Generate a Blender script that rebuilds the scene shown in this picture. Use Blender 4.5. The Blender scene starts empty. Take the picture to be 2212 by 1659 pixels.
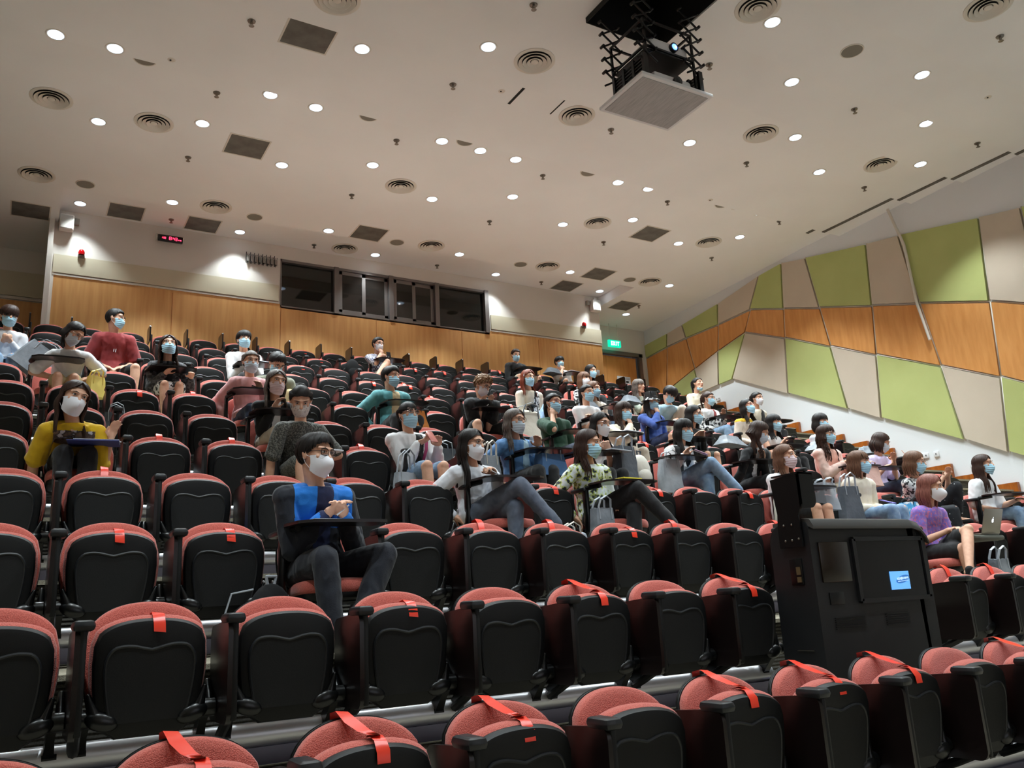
import bpy, bmesh, math, random
from mathutils import Vector, Matrix, Euler, noise
V = Vector
PI = math.pi
def rad(a): return a * PI / 180
random.seed(7)
scene = bpy.context.scene
COL = scene.collection

# ---------------------------------------------------------------- camera
# world: X runs along the seat rows, Y goes up the rake away from the stage, Z up, floor of the first row = 0
cam_d = bpy.data.cameras.new('camera'); cam = bpy.data.objects.new('camera', cam_d); COL.objects.link(cam)
cam_d.sensor_fit = 'HORIZONTAL'; cam_d.sensor_width = 36.0
cam_d.lens = 36.0 * 1832.94 / 2212.0
cam_d.clip_start = 0.05; cam_d.clip_end = 100
YAW, PITCH, ROLL = 0.5416, 0.2551, -0.0557
_f = V((math.sin(YAW), math.cos(YAW), 0)); _r = V((math.cos(YAW), -math.sin(YAW), 0)); _z = V((0, 0, 1))
FW = _f * math.cos(PITCH) + _z * math.sin(PITCH); UP = -_f * math.sin(PITCH) + _z * math.cos(PITCH)
RT = _r * math.cos(ROLL) + UP * math.sin(ROLL); UP2 = -_r * math.sin(ROLL) + UP * math.cos(ROLL)
cam.matrix_world = Matrix(((RT.x, UP2.x, -FW.x, 0), (RT.y, UP2.y, -FW.y, 0), (RT.z, UP2.z, -FW.z, 1.06), (0, 0, 0, 1)))
scene.camera = cam

# ---------------------------------------------------------------- world, exposure
world = bpy.data.worlds.new('world'); scene.world = world; world.use_nodes = True
world.node_tree.nodes['Background'].inputs[0].default_value = (0.5, 0.52, 0.56, 1)
world.node_tree.nodes['Background'].inputs[1].default_value = 0.05
vs = scene.view_settings
vs.view_transform = 'Standard'; vs.look = 'None'; vs.gamma = 1.0; vs.use_curve_mapping = False
vs.exposure = 0.35
LAMP_W = 230.0          # each recessed downlight
SCREEN_E = 0.5          # unseen glowing screen added on the stage wall
scene.cycles.max_bounces = 7; scene.cycles.diffuse_bounces = 5; scene.cycles.glossy_bounces = 3
scene.cycles.transmission_bounces = 4; scene.cycles.transparent_max_bounces = 6
scene.cycles.use_denoising = True
scene.cycles.sample_clamp_indirect = 4.0
scene.cycles.caustics_reflective = False; scene.cycles.caustics_refractive = False

# ---------------------------------------------------------------- object helpers
def link(o): COL.objects.link(o); return o
def tag(o, label=None, cat=None, group=None, kind=None):
    if label: o['label'] = label
    if cat: o['category'] = cat
    if group: o['group'] = group
    if kind: o['kind'] = kind
    return o
def empty(name, loc=(0, 0, 0), rz=0.0):
    o = bpy.data.objects.new(name, None); link(o); o.location = loc; o.rotation_euler = (0, 0, rz)
    o.empty_display_size = 0.05
    return o
def addobj(name, me, parent=None, loc=None):
    o = bpy.data.objects.new(name, me); link(o)
    if parent is not None: o.parent = parent
    if loc is not None: o.location = loc
    return o

class MB:
    """collects shapes and links them as ONE mesh object"""
    def __init__(s): s.v = []; s.f = []; s.m = []; s.mi = 0
    def add(s, vs, fs):
        b = len(s.v); s.v.extend([tuple(p) for p in vs])
        for f in fs: s.f.append(tuple(i + b for i in f)); s.m.append(s.mi)
        return s
    def mat(s, i): s.mi = i; return s
    def box(s, c, d, M=None):
        x, y, z = d[0] / 2, d[1] / 2, d[2] / 2
        p = [V((a * x, b * y, e * z)) for e in (-1, 1) for b in (-1, 1) for a in (-1, 1)]
        if M: p = [M @ q for q in p]
        c = V(c)
        return s.add([q + c for q in p], [(0, 2, 3, 1), (4, 5, 7, 6), (0, 1, 5, 4), (2, 6, 7, 3), (0, 4, 6, 2), (1, 3, 7, 5)])
    def rbox(s, c, d, r=.01, M=None, n=2):
        """box with rounded edges"""
        x, y, z = [max(q / 2 - r, 1e-4) for q in d]; vs = []; k = 4 * (n + 1)
        lats = [-PI / 2 + PI / 2 * i / n for i in range(n + 1)] + [PI / 2 * i / n for i in range(n + 1)]
        for li, la in enumerate(lats):
            zz = (-z if li <= n else z) + r * math.sin(la); cr = r * math.cos(la)
            for qd in range(4):
                sx, sy = [(1, 1), (-1, 1), (-1, -1), (1, -1)][qd]
                for j in range(n + 1):
                    a = qd * PI / 2 + PI / 2 * j / n
                    vs.append(V((sx * x + cr * math.cos(a), sy * y + cr * math.sin(a), zz)))
        fs = []
        for i in range(len(lats) - 1):
            for j in range(k):
                fs.append((i * k + j, i * k + (j + 1) % k, (i + 1) * k + (j + 1) % k, (i + 1) * k + j))
        fs.append(tuple(reversed(range(k)))); fs.append(tuple(range((len(lats) - 1) * k, len(lats) * k)))
        if M: vs = [M @ q for q in vs]
        c = V(c)
        return s.add([q + c for q in vs], fs)
    def tube(s, pts, rr, n=8, cap=True, flat=1.0, up=None):
        pts = [V(p) for p in pts]
        if not hasattr(rr, '__len__'): rr = [rr] * len(pts)
        vs = []; fs = []; prev = None
        for i, p in enumerate(pts):
            t = (pts[min(i + 1, len(pts) - 1)] - pts[max(i - 1, 0)])
            if t.length < 1e-9: t = V((0, 0, 1))
            t.normalize()
            if prev is None:
                a = V(up) if up else (V((0, 0, 1)) if abs(t.z) < .9 else V((1, 0, 0)))
            else: a = prev
            u = (a - t * a.dot(t))
            if u.length < 1e-6: u = t.orthogonal()
            u.normalize(); w = t.cross(u); prev = u
            r = rr[i]
            for j in range(n):
                an = 2 * PI * j / n
                vs.append(p + u * (r * flat * math.cos(an)) + w * (r * math.sin(an)))
        for i in range(len(pts) - 1):
            for j in range(n): fs.append((i * n + j, i * n + (j + 1) % n, (i + 1) * n + (j + 1) % n, (i + 1) * n + j))
        if cap:
            fs.append(tuple(reversed(range(n)))); fs.append(tuple(range((len(pts) - 1) * n, len(pts) * n)))
        return s.add(vs, fs)
    def cyl(s, a, b, r, r2=None, n=16): return s.tube([a, b], [r, r if r2 is None else r2], n)
    def caps(s, a, b, r0, r1=None, n=12):
        a, b = V(a), V(b); r1 = r0 if r1 is None else r1
        d = b - a; L = d.length
        t = d / L if L > 1e-6 else V((0, 0, 1))
        pts = []; rr = []
        for k in range(4): an = PI / 2 * (1 - k / 4); pts.append(a - t * r0 * math.sin(an)); rr.append(max(r0 * math.cos(an), r0 * .05))
        pts.append(a); rr.append(r0); pts.append(b); rr.append(r1)
        for k in range(1, 5): an = PI / 2 * k / 4; pts.append(b + t * r1 * math.sin(an)); rr.append(max(r1 * math.cos(an), r1 * .05))
        return s.tube(pts, rr, n)
    def ell(s, c, r, M=None, n=14, m=9):
        vs = []; fs = []
        for i in range(m + 1):
            la = -PI / 2 + PI * i / m
            for j in range(n):
                a = 2 * PI * j / n
                cl = max(math.cos(la), .02)
                q = V((r[0] * cl * math.cos(a), r[1] * cl * math.sin(a), r[2] * math.sin(la)))
                vs.append((M @ q if M else q) + V(c))
        for i in range(m):
            for j in range(n): fs.append((i * n + j, i * n + (j + 1) % n, (i + 1) * n + (j + 1) % n, (i + 1) * n + j))
        fs.append(tuple(reversed(range(n)))); fs.append(tuple(range(m * n, (m + 1) * n)))
        return s.add(vs, fs)
    def loft(s, rings, cap=True):
        n = len(rings[0]); vs = [p for r in rings for p in r]; fs = []
        for i in range(len(rings) - 1):
            for j in range(n): fs.append((i * n + j, i * n + (j + 1) % n, (i + 1) * n + (j + 1) % n, (i + 1) * n + j))
        if cap: fs.append(tuple(reversed(range(n)))); fs.append(tuple(range((len(rings) - 1) * n, len(rings) * n)))
        return s.add(vs, fs)
    def prism(s, pts, dvec):
        """closed polygon (3-D points) extruded by a vector"""
        n = len(pts); d = V(dvec); a = [V(p) for p in pts]; b = [p + d for p in a]
        fs = [tuple(range(n)), tuple(reversed(range(n, 2 * n)))]
        for i in range(n): j = (i + 1) % n; fs.append((i, i + n, j + n, j))
        return s.add(a + b, fs)
    def lathe(s, prof, c=(0, 0, 0), n=24, close=False):
        vs = []; fs = []; k = len(prof); c = V(c)
        for j in range(n):
            a = 2 * PI * j / n
            for r, z in prof: vs.append(c + V((r * math.cos(a), r * math.sin(a), z)))
        for j in range(n):
            j2 = (j + 1) % n
            for i in range(k - 1 + (1 if close else 0)):
                i2 = (i + 1) % k
                fs.append((j * k + i, j2 * k + i, j2 * k + i2, j * k + i2))
        return s.add(vs, fs)
    def grid(s, P, closed_u=False):
        """P[i][j] grid of points"""
        n = len(P); m = len(P[0]); vs = [p for r in P for p in r]; fs = []
        for i in range(n - 1):
            for j in range(m - (0 if closed_u else 1)):
                fs.append((i * m + j, i * m + (j + 1) % m, (i + 1) * m + (j + 1) % m, (i + 1) * m + j))
        return s.add(vs, fs)
    def mesh(s, name, mats, smooth=True, fix=True, angle=40):
        me = bpy.data.meshes.new(name); me.from_pydata(s.v, [], s.f)
        for m in (mats if isinstance(mats, (list, tuple)) else [mats]): me.materials.append(m)
        me.polygons.foreach_set('material_index', s.m)
        if fix:
            bm = bmesh.new(); bm.from_mesh(me); bmesh.ops.recalc_face_normals(bm, faces=bm.faces)
            if smooth:
                ca = math.cos(rad(angle))
                for e in bm.edges:
                    if len(e.link_faces) == 2 and e.link_faces[0].normal.dot(e.link_faces[1].normal) < ca: e.smooth = False
            bm.to_mesh(me); bm.free()
        if smooth: me.polygons.foreach_set('use_smooth', [True] * len(me.polygons))
        me.update()
        return me
    def build(s, name, mats, parent=None, smooth=True, loc=None, angle=40):
        return addobj(name, s.mesh(name, mats, smooth, angle=angle), parent, loc)
def rotm(rx=0, ry=0, rz=0): return Euler((rad(rx), rad(ry), rad(rz))).to_matrix()

# ---------------------------------------------------------------- materials
def srgb(r, g, b):
    def f(c):
        c /= 255.0
        return c / 12.92 if c <= .04045 else ((c + .055) / 1.055) ** 2.4
    return (f(r), f(g), f(b), 1)
MATS = {}
def mat(name, col, rough=.6, metal=0.0, emit=None, estr=1.0, spec=.5, coat=0.0, bump=None, pat=None, trans=0.0, sheen=0.0, alpha=1.0):
    """col: sRGB 0..255.  bump=(kind, scale, strength).  pat=(kind, scale, col2, ...)"""
    if name in MATS: return MATS[name]
    m = bpy.data.materials.new(name); m.use_nodes = True; MATS[name] = m
    nt = m.node_tree; N = nt.nodes; L = nt.links; b = N['Principled BSDF']
    c = srgb(*col)
    b.inputs['Base Color'].default_value = c; b.inputs['Roughness'].default_value = rough; b.inputs['Metallic'].default_value = metal
    b.inputs['Specular IOR Level'].default_value = spec; b.inputs['Coat Weight'].default_value = coat
    b.inputs['Transmission Weight'].default_value = trans; b.inputs['Sheen Weight'].default_value = sheen
    b.inputs['Alpha'].default_value = alpha
    if emit: b.inputs['Emission Color'].default_value = srgb(*emit); b.inputs['Emission Strength'].default_value = estr
    tc = N.new('ShaderNodeTexCoord')
    def tex(kind, scale, stretch=(1, 1, 1)):
        mp = N.new('ShaderNodeMapping'); mp.inputs['Scale'].default_value = stretch
        L.new(tc.outputs['Object'], mp.inputs['Vector'])
        if kind == 'noise':
            t = N.new('ShaderNodeTexNoise'); t.inputs['Scale'].default_value = scale; t.inputs['Detail'].default_value = 4; o = t.outputs['Fac']
        elif kind == 'voronoi':
            t = N.new('ShaderNodeTexVoronoi'); t.inputs['Scale'].default_value = scale; o = t.outputs['Distance']
        elif kind == 'wave':
            t = N.new('ShaderNodeTexWave'); t.inputs['Scale'].default_value = scale; o = t.outputs['Fac']; t.bands_direction = 'Z'
        elif kind == 'wavex':
            t = N.new('ShaderNodeTexWave'); t.inputs['Scale'].default_value = scale; o = t.outputs['Fac']; t.bands_direction = 'X'
            t.inputs['Distortion'].default_value = 1.5; t.inputs['Detail'].default_value = 2
        elif kind == 'checker':
            t = N.new('ShaderNodeTexChecker'); t.inputs['Scale'].default_value = scale; o = t.outputs['Fac']
        L.new(mp.outputs['Vector'], t.inputs['Vector'])
        return o
    if bump:
        st = bump[3] if len(bump) > 3 else (1, 1, 1)
        bp = N.new('ShaderNodeBump'); bp.inputs['Strength'].default_value = bump[2]; bp.inputs['Distance'].default_value = .01
        L.new(tex(bump[0], bump[1], st), bp.inputs['Height']); L.new(bp.outputs['Normal'], b.inputs['Normal'])
    if pat:
        kind, scale, c2, lo, hi = pat[:5]; st = pat[5] if len(pat) > 5 else (1, 1, 1)
        r = N.new('ShaderNodeValToRGB'); r.color_ramp.elements[0].position = lo; r.color_ramp.elements[1].position = hi
        r.color_ramp.elements[0].color = c; r.color_ramp.elements[1].color = srgb(*c2)
        if len(pat) > 6:
            e = r.color_ramp.elements.new(pat[6]); e.color = srgb(*pat[7])
        L.new(tex(kind, scale, st), r.inputs['Fac']); L.new(r.outputs['Color'], b.inputs['Base Color'])
    return m

M_CEIL = mat('ceiling paint', (238, 238, 238), .9, pat=('noise', .7, (232, 232, 232), .35, .7))
M_WALLW = mat('white wall paint', (226, 229, 233), .85, bump=('noise', 60, .08))
M_WALLG = mat('warm white wall paint', (222, 216, 208), .85)
M_BEIGE = mat('beige wall band', (203, 194, 170), .9, bump=('noise', 90, .1))
M_WOOD = mat('honey wood veneer', (220, 168, 106), .45, pat=('noise', 3.0, (206, 150, 90), .35, .68, (5, 5, .35)), spec=.35)
M_WOODO = mat('orange wood veneer', (220, 156, 92), .42, pat=('noise', 4.0, (206, 140, 76), .35, .68, (3, 3, .5)), spec=.35)
M_SKIRT = mat('varnished brown wood', (176, 98, 36), .3, pat=('noise', 6.0, (140, 74, 26), .35, .7, (1, 3, 1)))
M_GREEN = mat('green fabric panel', (184, 192, 122), .95, bump=('noise', 260, .25), sheen=.2, pat=('noise', 1.5, (176, 184, 114), .3, .7))
M_PANB = mat('beige fabric panel', (204, 190, 172), .95, bump=('noise', 260, .25), sheen=.2, pat=('noise', 1.5, (196, 182, 164), .3, .7))
M_TRIMW = mat('white trim', (214, 208, 198), .5)
M_CARPET = mat('ribbed grey carpet', (92, 88, 80), .95, bump=('wave', 14, .9), pat=('noise', 140, (64, 61, 56), .35, .65))
M_TREAD = mat('beige tread carpet', (176, 168, 148), .95, bump=('noise', 220, .5), pat=('noise', 120, (146, 138, 120), .35, .65))
M_ALU = mat('grey aluminium frame', (128, 122, 120), .4, metal=.6)
M_RAIL = mat('polished steel tube', (235, 236, 242), .34, metal=.45)
M_FASC = mat('violet grey metal fascia', (116, 114, 138), .35, metal=.5)
M_GLASS = mat('dark booth glass', (12, 13, 12), .04, spec=.6)
M_GLASS2 = mat('dark sliding window glass', (34, 31, 29), .05, spec=.6)
M_GRILLE = mat('grey air grille', (104, 101, 95), .7, pat=('noise', 5, (88, 84, 78), .4, .65))
M_DIFF = mat('diffuser enamel', (214, 208, 198), .5)
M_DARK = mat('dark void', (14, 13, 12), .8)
M_SPK = mat('speaker mesh grey', (128, 123, 113), .8, bump=('checker', 300, .2))
M_CHROME = mat('dull chrome', (130, 124, 116), .35, metal=.9)
M_LAMPON = mat('lamp lens lit', (235, 245, 255), .3, emit=(200, 228, 255), estr=2.2)
M_BULB = mat('lamp bulb lit', (255, 255, 255), .3, emit=(255, 255, 255), estr=30.0)
M_SEATRED = mat('salmon red seat fabric', (208, 108, 94), .92, bump=('voronoi', 240, .3), sheen=.3, pat=('voronoi', 240, (186, 88, 76), .25, .6))
M_BLK = mat('black moulded plastic', (9, 10, 11), .5, spec=.35, bump=('noise', 350, .06))
M_BLKG = mat('black gloss metal', (15, 16, 17), .28, spec=.5)
M_BLKF = mat('black underside board', (7, 8, 9), .75, bump=('noise', 200, .1))
M_TABLET = mat('black tablet laminate', (20, 12, 12), .28, spec=.5)
M_PAD = mat('black arm pad', (26, 28, 31), .4)
M_TAPE = mat('red sticky tape', (235, 62, 40), .3, spec=.5)
M_LECT = mat('charcoal lectern body', (15, 16, 20), .55, bump=('noise', 160, .05))
M_LECTT = mat('grey lectern top', (74, 73, 72), .45)
M_BLACKM = mat('black painted steel', (12, 12, 14), .4, metal=.3)
M_SILVER = mat('silver laptop shell', (150, 145, 136), .35, metal=.7)
M_WHITEP = mat('white plastic', (225, 225, 228), .4)
M_PAPER = mat('white paper', (225, 228, 235), .8)
M_RED = mat('red alarm lens', (200, 20, 24), .15)
M_BLKCLOTH = mat('black cloth', (18, 18, 20), .95)  # cloth that is black itself: bags, straps, shoes
# ---------------------------------------------------------------- the room
RY0, RD, RH = 3.017, 1.0018, .4404      # back of the first row, row depth, row rise
def rowY(r): return RY0 + RD * r
def plat(r): return RH * r
def wallX(y): return 12.287 + .065 * y
def aisleX(y): return min(11.02 + .13 * (y - 7.0), 12.35)
S = 'structure'
for r in range(12):
    y0 = -5.0 if r == 0 else RY0 + .18 + RD * (r - 1)
    y1 = RY0 + .18 + RD * r if r < 11 else 16.3
    z = plat(r); m = MB()
    zb = z - RH - .25 if r else -.3
    m.mat(0).box((5.0, (y0 + y1) / 2, (z + zb) / 2 - .012), (17.4, y1 - y0, z - zb - .024))
    if r: m.mat(1).box((5.0, y0 + (y1 - y0) / 2 - .015, z - .012), (17.4, y1 - y0 + .03, .024))
    else: m.mat(1).box((5.0, (y0 + y1) / 2, z - .012), (17.4, y1 - y0, .024))
    tag(m.build('floor', [M_CARPET, M_TREAD], smooth=False), kind=S)
# stepped side aisle along the right wall
m = MB()
for k in range(26):
    y = 2.0 + .5009 * k; z = min(RH * (y + .35 - 3.2) + .47, 4.97)
    xa = aisleX(y)
    m.mat(0).box(((xa + wallX(y)) / 2, y + .25, z - .45), (wallX(y) - xa, .5009, .87))
    m.mat(1).box(((xa + wallX(y)) / 2, y + .24, z - .008), (wallX(y) - xa, .52, .024))
tag(m.build('floor', [M_CARPET, M_TREAD], smooth=False), kind=S)
# varnished stepped skirting on the right wall
m = MB()
for k in range(28):
    y = .41 + .5009 * k; z = RH * (y - 3.2) + .77
    if z > 5.7: break
    x = wallX(y) - .03
    m.box((x - .01, y + .25, z - .31), (.06, .5009, .62))
tag(m.build('baseboard_right', M_SKIRT, smooth=False), kind=S)

# right wall, slightly splayed
m = MB(); m.prism([(wallX(-5), -5, -.5), (wallX(16.2), 16.2, -.5), (wallX(16.2), 16.2, 8.3), (wallX(-5), -5, 8.3)], (.3, 0, 0))
tag(m.build('wall_right', M_WALLW, smooth=False), kind=S)
m = MB(); m.box((-3.6, 5.6, 3.9), (.3, 21.5, 8.9)); tag(m.build('wall_left', M_WALLG, smooth=False), kind=S)
m = MB(); m.box((5, -5.15, 3.9), (17.5, .3, 8.9)); tag(m.build('wall_front', M_WALLG, smooth=False), kind=S)
# back wall: booth block with wood below, beige band, white above and the window opening
BW = 14.53
m = MB()
def wb(mi, x0, x1, z0, z1, y=BW, d=.2): m.mat(mi).box(((x0 + x1) / 2, y + d / 2, (z0 + z1) / 2), (x1 - x0, d, z1 - z0))
WX0, WX1, WZ0, WZ1 = 3.93, 8.27, 6.53, 7.46
wb(0, .26, 11.14, 4.7, 6.5); wb(0, .26, WX0, 6.5, 6.575); wb(0, WX1, 11.14, 6.5, 6.575)
wb(1, .26, WX0, 6.575, 7.9, BW + .012); wb(1, WX1, 11.12, 6.575, 7.9, BW + .012); wb(1, WX0, WX1, WZ1, 7.9, BW + .012)
for x0, x1 in ((.28, WX0 - .03), (WX1 + .04, 11.14)):
    wb(2, x0, x1, 6.62, 6.93, BW - .02, .1); wb(3, x0, x1, 6.575, 6.60, BW - .012, .1)
m.mat(1).box((.25, 15.3, 6.2), (.1, 1.55, 3.4)); m.mat(1).box((11.13, 15.4, 6.2), (.03, 1.7, 3.4))
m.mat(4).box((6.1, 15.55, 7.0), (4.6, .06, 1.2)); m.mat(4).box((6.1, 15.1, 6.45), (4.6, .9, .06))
tag(m.build('wall_back', [M_WOOD, M_WALLG, M_BEIGE, M_TRIMW, M_DARK], smooth=False), kind=S)
m = MB()
for k in range(1, 6): m.box((.26 + 1.84 * k, BW - .001, 5.55), (.006, .006, 1.95))
tag(m.build('trim_1', M_SKIRT, smooth=False), kind=S)
m = MB(); m.box((.215, BW - .03, 6.1), (.075, .16, 2.9)); tag(m.build('trim_2', M_WALLG, smooth=False), kind=S)
# left recess wall
m = MB()
def wl(mi, x0, x1, z0, z1, y, d=.2): m.mat(mi).box(((x0 + x1) / 2, y + d / 2, (z0 + z1) / 2), (x1 - x0, d, z1 - z0))
wl(0, -3.5, .22, 4.7, 6.56, 15.95); wl(1, -3.5, .22, 6.56, 8.0, 15.96); wl(2, -3.5, .22, 6.64, 7.08, 15.93); wl(3, -3.5, .22, 6.575, 6.60, 15.92)
tag(m.build('wall_back_left', [M_WOOD, M_WALLG, M_BEIGE, M_TRIMW], smooth=False), kind=S)
# right recess wall with the exit door
m = MB()
wl(0, 11.1, 13.7, 6.88, 8.0, 15.6); wl(0, 13.16, 13.7, 4.7, 6.88, 15.6)
tag(m.build('wall_back_right', [M_WALLG], smooth=False), kind=S)
door = empty('door_1', (12.2, 15.62, 4.84)); tag(door, kind=S)
m = MB(); m.box((.0 + .46 / 2 + .12, .06, .96), (.9, .05, 1.94)); m.build('door_leaf', M_WOODO, door, smooth=False)
m = MB(); m.box((-.58, .06, .96), (.95, .05, 1.94)); m.build('door_leaf', M_WOODO, door, smooth=False)
m = MB(); m.box((-.03, 0.0, 2.0), (2.0, .09, .09)); m.box((.9, 0.0, 1.0), (.09, .09, 2.05)); m.box((-.107, .075, .96), (.02, .04, 1.94)); m.build('door_frame', M_ALU, door, smooth=False)

# booth window: aluminium frame and dark panes
win = empty('window_1', ((WX0 + WX1) / 2, BW, WZ0)); tag(win, kind=S)
W = WX1 - WX0; H = WZ1 - WZ0; m = MB()
m.box((0, .05, H - .025), (W, .1, .05)); m.box((0, .05, .012), (W, .1, .024)); m.box((W / 2 - .045, .03, H / 2), (.09, .12, H)); m.box((-W / 2 + .012, .05, H / 2), (.024, .1, H))
fx = [(-W / 2) + 1.06, -.02 + .02, W / 2 - 1.18]
for x in fx: m.box((x, .04, H / 2), (.09, .12, H))
m.build('window_frame', M_ALU, win, smooth=False)
def pane(x0, x1, z0=.03, z1=H - .05, y=.08, g=M_GLASS):
    m = MB(); m.box(((x0 + x1) / 2, y, (z0 + z1) / 2), (x1 - x0, .012, z1 - z0)); return m.build('pane', g, win, smooth=False)
pane(-W / 2 + .02, fx[0] - .04); pane(fx[2] + .04, W / 2 - .08)
for a, b in ((fx[0] + .05, fx[1] - .05), (fx[1] + .05, fx[2] - .05)):
    mid = (a + b) / 2
    for q, (s0, s1) in enumerate(((a, mid + .03), (mid - .03, b))):
        y = .03 + .035 * q
        m = MB(); m.box(((s0 + s1) / 2, y, H - .09), (s1 - s0, .03, .07)); m.box(((s0 + s1) / 2, y, .06), (s1 - s0, .03, .08))
        m.box((s0 + .035, y, H / 2), (.07, .03, H - .1)); m.box((s1 - .035, y, H / 2), (.07, .03, H - .1))
        sash = m.build('sash', M_ALU, win, smooth=False)
        m = MB(); m.box(((s0 + s1) / 2, y, H / 2), (s1 - s0 - .1, .01, H - .2)); m.build('pane', M_GLASS2, sash, smooth=False)

# ceiling: level bands stepping up towards the back, a raised bay over the last rows, an opening for the projector lift
HX0, HX1, HY0, HY1 = 4.98, 6.02, 5.3, 6.3
SL = [(-5.2, 4.8, 7.05), (4.8, 5.85, 7.13), (5.85, 6.85, 7.21), (6.85, 7.8, 7.29), (7.8, 9.35, 7.37), (9.35, 13.25, 7.5)]
for a, b, z in SL:
    m = MB()
    def cb(x0, x1, y0, y1): m.box(((x0 + x1) / 2, (y0 + y1) / 2, z + .2), (x1 - x0, y1 - y0, .4))
    if b <= HY0 or a >= HY1: cb(-3.6, 13.6, a, b)
    else:
        cb(-3.6, HX0, a, b); cb(HX1, 13.6, a, b)
        if a < HY0: cb(HX0, HX1, a, HY0)
        if b > HY1: cb(HX0, HX1, HY1, b)
    tag(m.build('ceiling', M_CEIL, smooth=False), kind=S)
m = MB(); z = 7.5
m.box((-1.65, 14.75, z + .2), (3.9, 3.0, .4)); m.box((12.38, 14.75, z + .2), (2.45, 3.0, .4)); m.box((5.73, 14.2, 7.92), (11.2, 1.9, .4))
tag(m.build('ceiling', M_CEIL, smooth=False), kind=S)
m = MB()   # dark shaft above the opening
m.box(((HX0 + HX1) / 2, (HY0 + HY1) / 2, 8.1), (1.1, 1.1, .05))
for dx in (-.513, .513): m.box(((HX0 + HX1) / 2 + dx, (HY0 + HY1) / 2, 7.64), (.01, .99, .98))
for dy in (-.494, .494): m.box(((HX0 + HX1) / 2, (HY0 + HY1) / 2 + dy, 7.64), (1.03, .01, .98))
tag(m.build('ceiling_shaft', M_DARK, smooth=False), kind=S)

# panelled band of the right wall
COLS = {-1: [(5.0, 6.15), (4.92, 4.35), (4.86, 3.05), (4.8, 1.85)], 0: [(6.04, 6.41), (6.02, 4.85), (5.93, 3.5), (5.81, 2.3)], 1: [(6.69, 6.54), (6.79, 5.17), (6.86, 3.99), (6.97, 2.85)],
 2: [(8.12, 6.86), (7.96, 5.55), (7.79, 4.42), (7.63, 3.17)], 3: [(8.79, 6.98), (8.88, 5.83), (8.96, 4.95), (9.07, 3.83)], 4: [(10.19, 7.28), (10.03, 6.19), (9.91, 5.39), (9.74, 4.15)],
 5: [(10.81, 7.42), (10.92, 6.48), (10.99, 5.89), (11.1, 4.77)], 6: [(11.46, 7.40), (11.83, 6.77), (12.07, 6.34), (12.61, 5.46)], 7: [(12.78, 7.25), (12.85, 6.77), (12.95, 6.2), (13.05, 5.45)],
 8: [(14.06, 7.18), (13.97, 6.81), (13.79, 6.02), (13.69, 5.43)], 9: [(14.64, 7.15), (14.7, 6.81), (14.88, 5.78), (14.91, 5.5)], 10: [(15.58, 7.13), (15.57, 6.78), (15.56, 5.5), (15.55, 5.42)]}
BNAME = ['upper', 'middle', 'lower']
ORD = ['nearest the camera', 'second', 'third', 'fourth', 'fifth', 'sixth', 'seventh', 'eighth', 'ninth', 'tenth', 'eleventh']
def wallp(y, z, off): return V((wallX(y) - off, y, z))
for k in range(-1, 10):
    for b in range(3):
        q = [COLS[k][b], COLS[k + 1][b], COLS[k + 1][b + 1], COLS[k][b + 1]]
        cy = sum(p[0] for p in q) / 4; cz = sum(p[1] for p in q) / 4
        g = .022; Q = []
        for p in q:
            d = V((p[0] - cy, p[1] - cz)); sx = max(0, 1 - g / max(abs(d.x), .03)); sy = max(0, 1 - g / max(abs(d.y), .03))
            Q.append((cy + d.x * sx, cz + d.y * sy))
        th = .05 if b != 1 else .035
        green = (b == 0 and k % 2 == 1) or (b == 2 and k % 2 == 0)
        mt = M_WOODO if b == 1 else (M_GREEN if green else M_PANB)
        m = MB(); m.prism([wallp(y, z, .002) for y, z in Q], (-th, 0, 0))
        o = m.build('wall_panel', mt, smooth=False)
        cn = 'orange wood' if b == 1 else ('green fabric' if green else 'beige fabric')
        tag(o, '%s panel in the %s band of the right wall, %s from the stage end' % (cn, BNAME[b], ORD[k + 1] if k >= 0 else 'first'), 'wall panel', 'panels on the right wall')
# white trim sticks in the joints
m = MB()
for k in range(0, 10):
    for b in range(3):
        a, c = COLS[k][b], COLS[k][b + 1]
        m.tube([wallp(a[0], a[1], .012), wallp(c[0], c[1], .012)], .013, 6)
for b in (1, 2):
    for k in range(-1, 10): m.tube([wallp(COLS[k][b][0], COLS[k][b][1], .012), wallp(COLS[k + 1][b][0], COLS[k + 1][b][1], .012)], .012, 6)
tag(m.build('trim_3', M_TRIMW), kind=S)
m = MB(); m.tube([(12.70, 8.18, 7.34), (12.70, 8.0, 6.6), (12.695, 7.96, 5.54), (12.69, 7.85, 4.87)], .024, 10)
tag(m.build('cable_conduit', M_TRIMW), 'white cable conduit slanting down over the panels of the right wall', 'conduit')
m = MB()
for i, (a, b, z) in enumerate(SL[1:]):
    y0, y1 = max(a, 3), min(b, 9.7)
    if y1 > y0: m.box((12.45, (y0 + y1) / 2, z - .006), (.07, y1 - y0, .012))
tag(m.build('slot_diffuser', M_GRILLE, smooth=False), 'long dark air slot running along the ceiling beside the right wall', 'air slot')

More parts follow.
